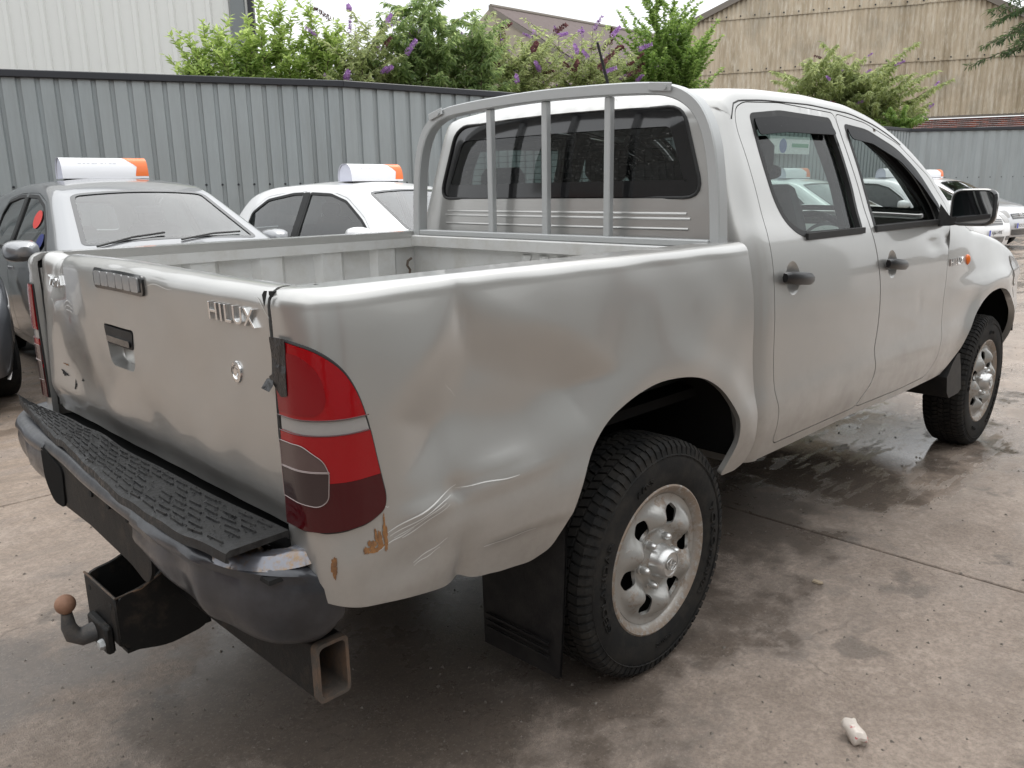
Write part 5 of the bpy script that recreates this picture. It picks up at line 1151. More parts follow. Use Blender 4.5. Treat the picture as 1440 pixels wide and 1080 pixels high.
# ================================================================== ground
def n_conc(m, t, b):
    n1 = noise(t, .55, 7, .6); n2 = noise(t, 3.2, 8, .68); n3 = noise(t, 60, 5, .7); n4 = noise(t, 1.1, 6, .65, stretch=(1.0,3.4,1)); n5 = noise(t, 240, 3, .6)
    P = sep(t); x, y = P['X'], P['Y']
    c = mixc(t, ramp(t, n1, [(.35, 0.), (.68, 1.)]), (.33,.262,.214), (.44,.355,.292))
    c = mixc(t, mth(t, 'MULTIPLY', ramp(t, n2, [(.42, 0.), (.66, 1.)]), .6), c, (.22,.172,.138))
    far = mth(t, 'MULTIPLY', mr(t, y, .6, 3.0), ramp(t, n4, [(.40, 0.), (.62, 1.)]))
    c = mixc(t, mth(t, 'MULTIPLY', far, .7), c, (.38,.265,.17))
    # damp patches: the one beneath the truck deepened to paint its shade, others scattered
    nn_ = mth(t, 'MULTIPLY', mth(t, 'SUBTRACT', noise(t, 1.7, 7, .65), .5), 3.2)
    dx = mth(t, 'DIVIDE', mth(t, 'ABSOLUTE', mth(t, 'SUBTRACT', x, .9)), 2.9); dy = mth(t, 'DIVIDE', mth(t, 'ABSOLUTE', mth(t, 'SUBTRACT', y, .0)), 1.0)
    d = mth(t, 'ADD', mth(t, 'MAXIMUM', dx, dy), nn_); truck_wet_shade = mr(t, d, 1.15, .65)
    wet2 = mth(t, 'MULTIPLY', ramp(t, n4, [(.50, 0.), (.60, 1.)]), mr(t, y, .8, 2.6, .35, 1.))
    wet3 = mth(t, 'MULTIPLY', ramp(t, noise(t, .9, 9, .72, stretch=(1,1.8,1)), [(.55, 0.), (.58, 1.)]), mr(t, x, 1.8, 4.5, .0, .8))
    wet_and_shade = mth(t, 'MINIMUM', mth(t, 'MAXIMUM', truck_wet_shade, mth(t, 'MULTIPLY', mth(t, 'MAXIMUM', wet2, wet3), .75)), 1.)
    c = mixc(t, mth(t, 'MULTIPLY', wet_and_shade, .80), c, mixc(t, n2, (.022,.019,.017), (.060,.050,.042)))
    oil = ramp(t, noise(t, 2.1, 5, .6), [(.60, 0.), (.64, .55)]); c = mixc(t, oil, c, (.05,.045,.04))
    c = mixc(t, mth(t, 'MULTIPLY', ramp(t, n3, [(.40, 1.), (.56, 0.)]), .32), c, (.075,.06,.05)); c = mixc(t, mth(t, 'MULTIPLY', ramp(t, noise(t, 95, 4, .7), [(.54, 0.), (.68, 1.)]), .35), c, (.40,.35,.30)); c = mixc(t, mth(t, 'MULTIPLY', ramp(t, noise(t, 22, 7, .75), [(.42, 1.), (.60, 0.)]), .40), c, (.16,.125,.10))
    sp_ = ramp(t, n5, [(.58, 0.), (.66, 1.)]); c = mixc(t, mth(t, 'MULTIPLY', sp_, .55), c, (.05,.043,.037))
    sp2 = ramp(t, noise(t, 130, 2, .5), [(.69, 0.), (.73, 1.)]); c = mixc(t, mth(t, 'MULTIPLY', sp2, .45), c, (.42,.38,.33))
    cr1 = nn(t, 'ShaderNodeTexVoronoi', Scale=.3); cr1.feature = 'DISTANCE_TO_EDGE'; cc = t.nodes.new('ShaderNodeTexCoord'); ad = t.nodes.new('ShaderNodeVectorMath'); ad.operation = 'ADD'
    nz = t.nodes.new('ShaderNodeTexNoise'); nz.inputs['Scale'].default_value = 2.5; nz.inputs['Detail'].default_value = 6; t.links.new(cc.outputs['Object'], nz.inputs['Vector']); sc_ = t.nodes.new('ShaderNodeVectorMath'); sc_.operation = 'SCALE'; sc_.inputs['Scale'].default_value = .5
    t.links.new(nz.outputs['Color'], sc_.inputs[0]); t.links.new(cc.outputs['Object'], ad.inputs[0]); t.links.new(sc_.outputs[0], ad.inputs[1]); t.links.new(ad.outputs[0], cr1.inputs['Vector'])
    crk = mr(t, cr1.outputs['Distance'], .003, .0008, 0, .35); c = mixc(t, mth(t, 'MULTIPLY', crk, mr(t, n1, .52, .62, 0., .5)), c, (.03,.026,.022))
    t.links.new(c, b.inputs['Base Color'])
    pud = mth(t, 'MULTIPLY', mth(t, 'MULTIPLY', mr(t, x, 1.5, 2.0), mr(t, x, 3.6, 3.0)), mth(t, 'MULTIPLY', mr(t, y, -1.15, -.85), mr(t, y, .9, .4)))
    pn = noise(t, 5, 4, .6, stretch=(.6,2.4,1)); pud = mth(t, 'MULTIPLY', pud, ramp(t, pn, [(.44, 0.), (.50, 1.)]))
    far_w = mth(t, 'MULTIPLY', mr(t, x, 1.5, 3.5), ramp(t, noise(t, .8, 6, .6, stretch=(1,1.6,1)), [(.38, 0.3), (.52, 1.)]))
    rg = mth(t, 'SUBTRACT', mr(t, n2, .3, .7, .58, .76), mth(t, 'MULTIPLY', wet_and_shade, .36)); rg = mth(t, 'SUBTRACT', rg, mth(t, 'MULTIPLY', far_w, .38)); rg = mth(t, 'MAXIMUM', mth(t, 'SUBTRACT', rg, mth(t, 'MULTIPLY', pud, .5)), .03); t.links.new(rg, b.inputs['Roughness'])
    b.inputs['Specular IOR Level'].default_value = .5
    k = mth(t, 'MULTIPLY', mth(t, 'SUBTRACT', 1.15, wet_and_shade), mth(t, 'SUBTRACT', mth(t, 'SUBTRACT', 1.0, mth(t, 'MULTIPLY', far_w, .55)), mth(t, 'MULTIPLY', pud, .9)))
    h = mth(t, 'ADD', mth(t, 'MULTIPLY', n3, .5), mth(t, 'ADD', mth(t, 'MULTIPLY', n5, .30), mth(t, 'MULTIPLY', n2, 1.2)))
    h = mth(t, 'SUBTRACT', h, mth(t, 'MULTIPLY', crk, .5))
    bp_ = t.nodes.new('ShaderNodeBump'); bp_.inputs['Distance'].default_value = .018; t.links.new(h, bp_.inputs['Height']); t.links.new(mth(t, 'MAXIMUM', mth(t, 'MULTIPLY', k, .75), .03), bp_.inputs['Strength']); t.links.new(bp_.outputs[0], b.inputs['Normal'])
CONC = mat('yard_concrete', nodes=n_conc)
gr_ = MB(); gr_.add([(-300,-300,-.03),(300,-300,-.03),(300,300,-.03),(-300,300,-.03)], [(0,1,2,3)]); gnd = tag(gr_.build('ground', mat('ground_dirt', (.06,.05,.04), .9), smooth=False), kind='structure')
yard = tag(empty('concrete_yard', (0,0,0)), kind='structure')
xs_ = [-22,-16.7,-11.7,-6.7,-3.7,1.30,6.3,11.3,16.3,21.3,26.3,34]; ys_ = [-22,-17,-12,-7,-2.8,2.2,7.2,13.5]
for i in range(len(xs_)-1):
    for j in range(len(ys_)-1):
        a, b, c, d = xs_[i], xs_[i+1], ys_[j], ys_[j+1]; g_ = .006
        m_ = MB(); e = .004; o_ = [(a+g_,c+g_),(b-g_,c+g_),(b-g_,d-g_),(a+g_,d-g_)]; o2 = [(a+g_+e,c+g_+e),(b-g_-e,c+g_+e),(b-g_-e,d-g_-e),(a+g_+e,d-g_-e)]
        V = [(x, y, -.03) for x, y in o_]+[(x, y, -.004) for x, y in o_]+[(x, y, 0) for x, y in o2]
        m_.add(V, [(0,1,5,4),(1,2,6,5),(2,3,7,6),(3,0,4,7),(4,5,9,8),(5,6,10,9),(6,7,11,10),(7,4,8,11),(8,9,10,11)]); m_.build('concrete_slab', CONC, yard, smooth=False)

# litter, grit and stones
can = MB(); prof = [(.0001,-.047),(.020,-.047),(.025,-.040),(.026,-.02),(.0255,.02),(.026,.035),(.021,.045),(.0001,.043)]
can.lathe(prof, 24, axis='z'); can.v = [(p[0]*(1-.25*math.exp(-((p[2]-.01)/.012)**2)), p[1]*(.78-.22*math.sin(p[2]*70)), p[2]+.006*math.sin(p[0]*150)) for p in can.v]
CANM = mat('crushed_can_metal', rough=.4, nodes=lambda m,t,b: t.links.new(mixc(t, ramp(t, noise(t, 40, 4, .6), [(.63, 0.), (.65, 1.)]), mixc(t, noise(t, 90, 4, .7), (.62,.56,.50), (.38,.33,.29)), (.38,.04,.05)), b.inputs['Base Color']))
o = tag(can.build('crushed_can', CANM, ang=25, fixn=True), 'small crushed white and red can lying on the concrete, right foreground', 'can'); o.location = (.084,-1.421,.024); o.rotation_euler = (R(62), R(8), R(150)); o.scale = (.9,.9,.72)
def debris(name, x, y, s, label, m, seed, flat=.5):
    r_ = random.Random(seed); b_ = MB(); b_.box((0,0,0), (s*1.6,s,s*flat), bev=s*.2); b_.v = [(p[0]*(1+r_.uniform(-.25,.25)), p[1]*(1+r_.uniform(-.25,.25)), p[2]*(1+r_.uniform(-.3,.3))) for p in b_.v]
    q = tag(b_.build(name, m, ang=30, fixn=True), label, 'litter'); q.location = (x, y, s*flat*.45); q.rotation_euler.z = r_.uniform(0, 3); return q
debris('bark_chip', .865,-.957, .022, 'small pale chip lying on concrete right of the rear wheel', mat('chip', (.30,.24,.17), .9), 2, .4)
gm = MB(); r_ = random.Random(12)
for i in range(2600):
    d_ = r_.uniform(.5, 8)**1.0; a = r_.uniform(-.75, .75)+YAW; x = CX+d_*math.cos(a)*1.1; y = CY+d_*math.sin(a)*1.1; s0 = r_.choice([.002,.003,.003,.0045,.006])*(1+d_*.12)
    c_ = Vector((x, y, 0)); V = [c_+Vector((s0*r_.uniform(.6,1.2)*math.cos(k*2.09+i), s0*r_.uniform(.6,1.2)*math.sin(k*2.09+i), 0)) for k in range(3)]+[c_+Vector((0,0,s0*.9))]; gm.add(V, [(0,1,3),(1,2,3),(2,0,3)])
tag(gm.build('loose_grit', mat('grit', (.17,.15,.13), .9), smooth=False, fixn=True), kind='stuff')

# ================================================================== ribbed metal fence
FENCE = mat('fence_grey', rough=.45, coat=.15, nodes=lambda m,t,b: (
    t.links.new(mixc(t, mth(t, 'MULTIPLY', t.nodes.new('ShaderNodeObjectInfo').outputs['Random'], .35), mixc(t, ramp(t, noise(t, 2.0, 7, .7, stretch=(1.5,1.5,.18)), [(.38, 0.), (.66, .8)]), (.28,.31,.32), (.20,.215,.215)), (.33,.35,.35)), b.inputs['Base Color'])))
FCAP = mat('fence_cap_dark', (.012,.013,.018), .4)
def fence(pts, label, H=3.0, pitch=.195):
    f = empty('metal_fence', (*pts[0], 0)); tag(f, label, 'fence')
    loc0 = Vector((*pts[0], 0))
    for i in range(len(pts)-1):
        A = Vector((*pts[i], 0)); B = Vector((*pts[i+1], 0)); D = B-A; L = D.length; D.normalize(); Nn_ = Vector((D.y, -D.x, 0))   # towards the yard
        def sheet_mesh(nr):
            m_ = MB(); q = []
            for k in range(nr):
                x0 = k*pitch; q += [(x0,0),(x0+.135,0),(x0+.150,-.032),(x0+.190,-.032),(x0+pitch,0)]
            q = [(x, y) for x, y in q]; m_.loft([[(x, y, z) for x, y in q] for z in (.02, H-.03)]); m_.loft([[(x, y+.0012, z) for x, y in q] for z in (H-.03, .02)])
            return m_
        ns = max(1, int(L/(5*pitch))); w1 = L/ns; base = None
        for k in range(ns):
            if base is None: base = sheet_mesh(5); base.v = [(p[0]*w1/(5*pitch), -p[1]*1., p[2]) for p in base.v]; o = base.build('fence_sheet', FENCE, f, 20); me = o.data
            else: o = link('fence_sheet', me, f)
            p = A+D*w1*k-loc0; o.location = p; o.rotation_euler.z = math.atan2(D.y, D.x)+0; 
        for k in range(max(1, int(round(L/3)))):
            p = A+D*(k*3)-loc0; m_ = MB(); m_.box((0,0,H/2), (.10,.10,H)); o = m_.build('fence_post', FCAP, f); o.location = p-Nn_*-.12*-1 if False else p+Nn_*-.14*1; o.rotation_euler.z = math.atan2(D.y, D.x)
        m_ = MB(); m_.box((L/2, 0, H+.0), (L+.02,.10,.095), bev=.01); o = m_.build('capping', FCAP, f, fixn=True); o.location = A-loc0; o.rotation_euler.z = math.atan2(D.y, D.x)
        m_ = MB()
        for k in range(int(L/(pitch))):
            m_.lathe([(.0001,-.008),(.014,-.007),(.018,.0)], 6, c=(k*w1/5+.168*w1/(5*pitch) if False else k*w1/5+.166, -.003-.0, H*.52)) if k*w1/5 < L-.1 else None
        m_.v = [(p[0], p[1]-.0, p[2]) for p in m_.v]
        o = tag(m_.build('fixing_screw', FCAP, f, fixn=True), kind='stuff'); o.location = A-loc0; o.rotation_euler.z = math.atan2(D.y, D.x)
    return f
fence([(-7.2,14.2),(1.41,10.5),(5.5,8.78)], 'grey ribbed metal fence with black top rail behind the grey and white cars')
fence([(5.50,8.78),(8.37,8.39),(17.0,8.1),(25.4,7.73)], 'grey ribbed metal fence running on behind the truck cab')
fence([(25.4,7.73),(27.7,5.2),(32,.5)], 'grey ribbed metal fence at the right edge, below the corrugated gable', pitch=.27)

BANW = mat('banner_white', (.72,.74,.72), .5); BANB = mat('banner_blue', (.03,.07,.28), .5); BANG = mat('banner_green', (.04,.30,.13), .5)
for x, y, wd, lab in ((9.4,8.2,1.1,'white banner with blue disc on the fence, seen through the rear window'), (18.0,7.9,1.9,'wide white banner with blue disc on the fence, seen through the rear side window')):
    bn = empty('fence_banner', (x, y, 2.38), R(-3)); tag(bn, lab, 'banner', 'banners on the metal fence')
    m_ = MB(); m_.box((0,0,0), (wd,.01,.42)); m_.build('sheet', BANW, bn)
    m_ = MB(); m_.lathe([(.0001,-.012),(.17,-.012),(.17,-.005)], 28, c=(-wd*.18,0,-.02)); m_.build('blue_disc', BANB, bn)
    m_ = MB(); m_.box((wd*.25,-.009,0), (wd*.42,.006,.09)); m_.build('green_stripe', BANG, bn)
# ================================================================== buildings
WCLAD = mat('white_cladding', (.62,.62,.60), .5, nodes=lambda m,t,b: t.links.new(mixc(t, noise(t, .5, 5, .6, stretch=(1,1,.2)), (.70,.70,.67), (.60,.60,.58)), b.inputs['Base Color']))
GCLAD = mat('grey_cladding', (.17,.185,.19), .5)
def clad(A, B, z0, z1, pitch, depth, m, parent, name='cladding_sheet', n_per=5, prof=None, topf=None):
    A = Vector((*A, 0)); B = Vector((*B, 0)); D = B-A; L = D.length; D.normalize(); Nn_ = Vector((D.y, -D.x, 0)); nt_ = int(L/pitch); k = 0
    while k < nt_:
        q = []
        for j in range(n_per):
            x0 = (k+j)*pitch
            q += [(x0+pitch*u, -depth*v) for u, v in (prof or ((0,0),(.62,0),(.70,1),(.92,1)))]
        q.append(((k+n_per)*pitch, 0)); m_ = MB()
        m_.loft([[tuple(A+D*x+Nn_*(-y if False else y*-1)+Vector((0,0, z0))) for x, y in q], [tuple(A+D*x+Nn_*(-y)+Vector((0,0, topf(x) if topf else z1))) for x, y in q]])
        m_.build(name, m, parent, 25); k += n_per
wb_ = empty('white_warehouse', (3.0,20,0)); tag(wb_, 'tall white clad warehouse with a grey corner behind the left fence', 'building')
def inpar(o_, p): 
    o_.parent = p; o_.matrix_parent_inverse = p.matrix_basis.inverted()
class PZ: pass
wroot = wb_; wb_.location = (0,0,0)
clad((-14,38.6),(7.75,16.55), 0, 11.5, .42, .05, WCLAD, wroot)
m_ = MB(); m_.box((7.95,16.32,5.7),(.30,.30,11.6), M=Matrix.Rotation(R(-45), 3, 'Z')); m_.build('corner_panel', GCLAD, wroot)
m_ = MB(); m_.box((8.15,16.13,5.7),(.12,.12,11.6), M=Matrix.Rotation(R(-45), 3, 'Z')); m_.build('downpipe', FCAP, wroot)
m_ = MB(); m_.box((-1,32,11.4),(30,.3,.3), M=Matrix.Rotation(R(-45), 3, 'Z')); m_.v = [(p[0]-2.6, p[1]-4.5, p[2]) for p in m_.v]; m_.build('eaves', GCLAD, wroot)
m_ = MB(); m_.loft([[(8.0,16.4,0),(13,30,0)],[(8.0,16.4,11.4),(13,30,11.4)]]); m_.build('side_wall', GCLAD, wroot)

# corrugated gable building on the right
def n_asb(m, t, b):
    n1 = noise(t, .9, 6, .65, stretch=(2.2,2.2,.22)); n2 = noise(t, 5, 7, .7, stretch=(1.6,1.6,.35)); n3 = noise(t, .5, 4, .6)
    c = mixc(t, ramp(t, n1, [(.35, 0.), (.68, 1.)]), (.60,.51,.39), (.38,.31,.22)); c = mixc(t, ramp(t, n2, [(.48, 0.), (.66, .8)]), c, (.68,.62,.52)); c = mixc(t, ramp(t, n3, [(.55, 0.), (.75, .5)]), c, (.25,.235,.20))
    t.links.new(c, b.inputs['Base Color']); bump(t, b, n2, .2, .01)
ASB = mat('weathered_corrugated_sheet', rough=.9, nodes=n_asb)
gb = empty('corrugated_building', (0,0,0)); tag(gb, 'old building with stained beige corrugated gable above a brick base, behind the right fence', 'building')
SB = 1.42; SP = lambda x, y: Vector((CX+(x-CX)*SB, CY+(y-CY)*SB, 0)); SZ = lambda z: 1.44+(z-1.44)*SB
GA = SP(21.6,13.6); GB_ = SP(26.4,2.9); GD = (GB_-GA); GL = GD.length; GD.normalize(); GN = Vector((GD.y, -GD.x, 0))
if GN.dot(Vector((CX,CY,0))-GA) < 0: GN = -GN
apx = GL*.42
def gz(u): return SZ(6.25+(8.35-6.25)*(u/apx) if u < apx else 8.35-(8.35-4.6)*((u-apx)/(GL-apx)))
lap = [SZ(3.30), SZ(4.88), SZ(6.45), SZ(8.6)]; pit = .20
for r0 in range(3):
    k = 0; nb_ = int(GL/pit)
    while k < nb_:
        n_ = 7; m_ = MB(); q = []
        for j in range(n_*4+1):
            u_ = (k+j/4)*pit; q.append((u_, .040*math.cos(2*PI*j/4)+.012*r0*-1+.03+random.Random(k*31+r0).uniform(-.004,.004)))
        za = lap[r0]-.06*(r0 > 0); rows_ = [[], []]
        if all(gz(u_) <= za+.05 for u_, _ in q): k += n_; continue
        tops = [min(lap[r0+1], gz(u_)) for u_, _ in q]
        dzz = random.Random(k*7+r0).uniform(-.02,.02)
        m_.loft([[tuple(GA+GD*u_+GN*(d_+.05)+Vector((0,0,za+dzz))) for u_, d_ in q], [tuple(GA+GD*u_+GN*(d_-.012)+Vector((0,0,max(za+dzz, tp__)))) for (u_, d_), tp__ in zip(q, tops)]])
        m_.build('corrugated_sheet', ASB, gb, 60); k += n_
m_ = MB()
for r0, z_ in enumerate(lap[1:3]):
    for k in range(int(GL/.6)):
        u_ = k*.6+.15; 
        if gz(u_) < z_: continue
        p = GA+GD*u_+GN*.07+Vector((0,0,z_+.05)); m_.box(tuple(p), (.05,.05,.05))
tag(m_.build('roofing_bolt', FCAP, gb), kind='stuff')
BARGE = mat('barge_board_grey', (.20,.175,.15), .9, nodes=lambda m,t,b: bump(t, b, noise(t, 8, 5), .4, .02))
for u0, u1 in ((-.15, apx), (apx, GL+.2)):
    m_ = MB(); a = GA+GD*u0; b = GA+GD*u1; za, zb_ = gz(max(u0, 0)), gz(min(u1, GL))
    m_.loft([[tuple(p+GN*d_+Vector((0,0,z_+h_))) for d_, h_ in ((.20,-.16),(.20,.10),(-.2,.12),(-.2,-.12))] for p, z_ in ((a, za), (b, zb_))], closed=True, cap=True); m_.build('barge_board', BARGE, gb, fixn=True)
    m_ = MB(); m_.loft([[tuple(p+Vector((0,0,z_+.04))) for p in (q_-GN*.1, q_-GN*14)] for q_, z_ in ((a, za), (b, zb_))]); m_.build('roof', BARGE, gb)
def n_brick(c0, c1, sc_=1.):
    def f(m, t, b):
        br = nn(t, 'ShaderNodeTexBrick', Scale=sc_); br.inputs['Color1'].default_value = (*c0, 1); br.inputs['Color2'].default_value = (*c1, 1); br.inputs['Mortar'].default_value = (.12,.10,.08, 1)
        br.inputs['Brick Width'].default_value = .225; br.inputs['Row Height'].default_value = .075; br.inputs['Mortar Size'].default_value = .010
        c = t.nodes.new('ShaderNodeTexCoord'); s = t.nodes.new('ShaderNodeSeparateXYZ'); cb = t.nodes.new('ShaderNodeCombineXYZ'); t.links.new(c.outputs['Object'], s.inputs[0])
        t.links.new(mth(t, 'SUBTRACT', s.outputs['X'], s.outputs['Y']), cb.inputs[0]); t.links.new(s.outputs['Z'], cb.inputs[1]); t.links.new(cb.outputs[0], br.inputs['Vector'])
        t.links.new(mixc(t, ramp(t, noise(t, 1.5, 5), [(.4, 0.), (.8, .6)]), br.outputs['Color'], (.05,.035,.03)), b.inputs['Base Color']); bump(t, b, br.outputs['Fac'], -.4, .01)
    return f
BRICK = mat('brick_red', rough=.9, nodes=n_brick((.24,.075,.05), (.15,.06,.045)))
m_ = MB(); a = GA-GN*.05; b = GB_-GN*.05; m_.loft([[tuple(a), tuple(a+Vector((0,0,SZ(2.8))))], [tuple(b), tuple(b+Vector((0,0,SZ(2.8))))]]); m_.build('brick_wall', BRICK, gb)
# individually laid bricks where the courses show above the fence
bm_ = None
bricks_m = [mat('brick_a', (.24,.075,.05), .9), mat('brick_b', (.17,.06,.045), .9), mat('brick_c', (.11,.05,.04), .9)]
bmesh_ = []
for mm_ in bricks_m:
    q = MB(); q.box((0,0,0), (.215,.10,.065)); o = q.build('brick', mm_, gb); bmesh_.append(o)
kk = 0; ang_ = math.atan2(GD.y, GD.x); r_ = random.Random(5)
for row in range(6):
    for j in range(int((GL-7.4)/.225)):
        u_ = 7.4+j*.225+(row % 2)*.11; p = GA+GD*u_-GN*(.02+r_.uniform(0,.008))+Vector((0,0,SZ(3.25)-.45+row*.075))
        if kk < 3: o = bmesh_[kk]
        else:
            if kk > 290: break
            o = link('brick', bmesh_[r_.randrange(3)].data, gb)
        o.location = p; o.rotation_euler.z = ang_; kk += 1
m_ = MB(); m_.loft([[tuple(p+GN*d_+Vector((0,0,z_))) for d_, z_ in ((.10,SZ(3.25)),(.10,SZ(3.30)),(-.1,SZ(3.34)),(-.1,SZ(3.25)))] for p in (GA, GB_)], closed=True); m_.build('sill_flashing', BARGE, gb, fixn=True)
m_ = MB(); p0 = GA+GD*(GL*.93)+GN*.25; m_.tube([tuple(p0+Vector((0,0,SZ(2.6)))), tuple(p0+Vector((0,0,SZ(3.3)))), tuple(p0+GD*.5+Vector((0,0,SZ(4.1)))), tuple(p0+GD*1.1+Vector((0,0,SZ(4.6))))], .05, 6); m_.build('pipe', FCAP, gb)

# tiled roof building further back
def n_tile(m, t, b):
    t.links.new(mixc(t, noise(t, 3, 6, .7), (.085,.062,.060), (.15,.115,.105)), b.inputs['Base Color'])
TILE = mat('old_roof_tile', rough=.9, nodes=n_tile); GAB = mat('gable_timber', (.36,.31,.25), .9)
tb_ = empty('tiled_roof_building', (0,0,0)); tag(tb_, 'distant building with purplish tiled roof rising above the shrubs', 'building')
RA = SP(21.7,22.4)+Vector((0,0,SZ(8.25))); RB = SP(33.5,21.9)+Vector((0,0,SZ(8.25))); rdv = (RB-RA).normalized(); rn = Vector((-rdv.y, rdv.x, 0)) ; rn = rn if rn.dot(Vector((CX,CY,0))-RA) > 0 else -rn
RL = (RB-RA).length
for row in range(13):
    for seg_ in range(6):
        s0 = row*.50; z0_ = -s0*.55; m_ = MB(); a = RA+rdv*(RL*seg_/6)+rn*s0+Vector((0,0,z0_)); b = RA+rdv*(RL*(seg_+1)/6)+rn*s0+Vector((0,0,z0_)); dn = rn*.56+Vector((0,0,-.31))
        q = []
        for k in range(13):
            p = a+(b-a)*(k/12); q.append(p+Vector((0,0,.05+.015*(k % 2))))
        m_.loft([[tuple(p) for p in q], [tuple(p+dn) for p in q], [tuple(p+dn-Vector((0,0,.05))) for p in q]]); m_.build('tile_course', TILE, tb_, 20)
m_ = MB(); w_a = RA+rn*6.5+Vector((0,0,-3.6)); w_b = RB+rn*6.5+Vector((0,0,-3.6)); m_.loft([[tuple(w_a), (w_a.x,w_a.y,0)], [tuple(w_b), (w_b.x,w_b.y,0)]]); m_.build('wall', GAB, tb_)
m_ = MB(); l_ = RA-rn*6.5+Vector((0,0,-3.6)); m_.add([tuple(RA), tuple(w_a), (w_a.x,w_a.y,0), (l_.x,l_.y,0), tuple(l_)], [(0,1,2,3,4)]); m_.build('gable_wall', GAB, tb_, smooth=False)
m_ = MB(); m_.loft([[tuple(RA), tuple(l_)], [tuple(RB), tuple(l_+(RB-RA))]]); m_.build('back_roof', TILE, tb_)
m_ = MB(); m_.tube([tuple(RA+Vector((0,0,.05))), tuple(RB+Vector((0,0,.05)))], .13, 8); m_.build('ridge_tile', BARGE, tb_)
m_ = MB(); dd = -rdv*.15; m_.loft([[tuple(RA+dd+Vector((0,0,z_))), tuple(w_a+dd+rn*.3+Vector((0,0,z_-.2)))] for z_ in (.1,-.2)]); m_.build('barge_board', BARGE, tb_)

# workshop behind the camera: grey ribbed cladding, brick pier and pale doors (seen in the paint and glass)
wk = empty('workshop', (0,0,0)); tag(wk, 'grey ribbed workshop behind the camera, seen only as a reflection in the paint', 'building')
clad((16,-7.2),(-14,-7.2), 0, 4.6, .35, .05, mat('workshop_cladding', (.38,.40,.40), .5), wk)
m_ = MB()
for x in (-6, 1.0, 8): m_.box((x,-7.0,2.2),(.7,.5,4.4))
m_.build('brick_pier', BRICK, wk)
m_ = MB(); m_.box((1,-10,4.7),(30,6.2,.2)); m_.build('roof', GCLAD, wk)
m_ = MB(); m_.box((4.2,-7.02,3.3),(3.6,.08,.7)); m_.build('fascia_sign', mat('fascia_pale', (.6,.62,.6), .6), wk)
m_ = MB(); m_.box((-2.5,-7.03,1.9),(4.0,.06,3.8)); m_.build('roller_door', mat('roller_door_grey', (.30,.31,.31), .5), wk)

w2 = empty('brick_store', (0,0,0)); tag(w2, 'brick store building outside the frame on the left, seen only in reflections', 'building')
clad((-13.5,-7),(-13.5,13), 3.0, 7.5, .3, .05, mat('store_cladding', (.20,.20,.19), .6), w2)
m_ = MB(); m_.box((-13.8,3,1.5),(.5,20,3.0)); m_.build('brick_wall', BRICK, w2)
m_ = MB(); m_.box((-17,3,7.55),(7.2,20.4,.2)); m_.build('roof', GCLAD, w2)
# ================================================================== foliage
def leafmat(name, c0, c1, trans=.5):
    m = bpy.data.materials.new(name); m.use_nodes = True; t = m.node_tree; b = t.nodes['Principled BSDF']; b.inputs['Roughness'].default_value = .5
    g = t.nodes.new('ShaderNodeNewGeometry') ; rr = ramp(t, g.outputs['Random Per Island'], [(0, c0), (1, c1)]); t.links.new(rr, b.inputs['Base Color'])
    tl = t.nodes.new('ShaderNodeBsdfTranslucent'); hs = t.nodes.new('ShaderNodeHueSaturation'); hs.inputs['Value'].default_value = 2.3; hs.inputs['Hue'].default_value = .48; t.links.new(rr, hs.inputs['Color']); t.links.new(hs.outputs[0], tl.inputs[0])
    mx = t.nodes.new('ShaderNodeMixShader'); mx.inputs[0].default_value = trans; o = t.nodes['Material Output']; t.links.new(b.outputs[0], mx.inputs[1]); t.links.new(tl.outputs[0], mx.inputs[2]); t.links.new(mx.outputs[0], o.inputs['Surface']); MATS[name] = m; return m
L_LAUREL = leafmat('leaf_light_green', (.16,.24,.06), (.32,.42,.15)); L_BUDD = leafmat('leaf_grey_green', (.17,.215,.09), (.32,.37,.18)); L_DARK = leafmat('leaf_mid_green', (.11,.175,.07), (.26,.34,.14)); L_OAK = leafmat('leaf_bright_green', (.10,.18,.04), (.22,.32,.10)); L_CON = leafmat('leaf_dark_green', (.02,.045,.018), (.08,.13,.05))
STEM = mat('stem_brown', (.10,.075,.05), .9); FLOW = leafmat('flower_purple', (.26,.12,.34), (.46,.27,.52), .2); FLOWB = mat('flower_spent', (.13,.045,.045), .9)
def leaf(mb_, p, d, n_, L, w):   # folded lozenge
    d = d.normalized(); s_ = d.cross(n_).normalized(); n2 = s_.cross(d); b = p+d*L
    mb_.v += [tuple(p), tuple(p+d*L*.42+s_*w*.5+n2*w*.12), tuple(b-n2*L*.10), tuple(p+d*L*.42-s_*w*.5+n2*w*.12)]; k = len(mb_.v); mb_.f += [(k-4,k-3,k-2),(k-4,k-2,k-1)]; mb_.m += [0,0]
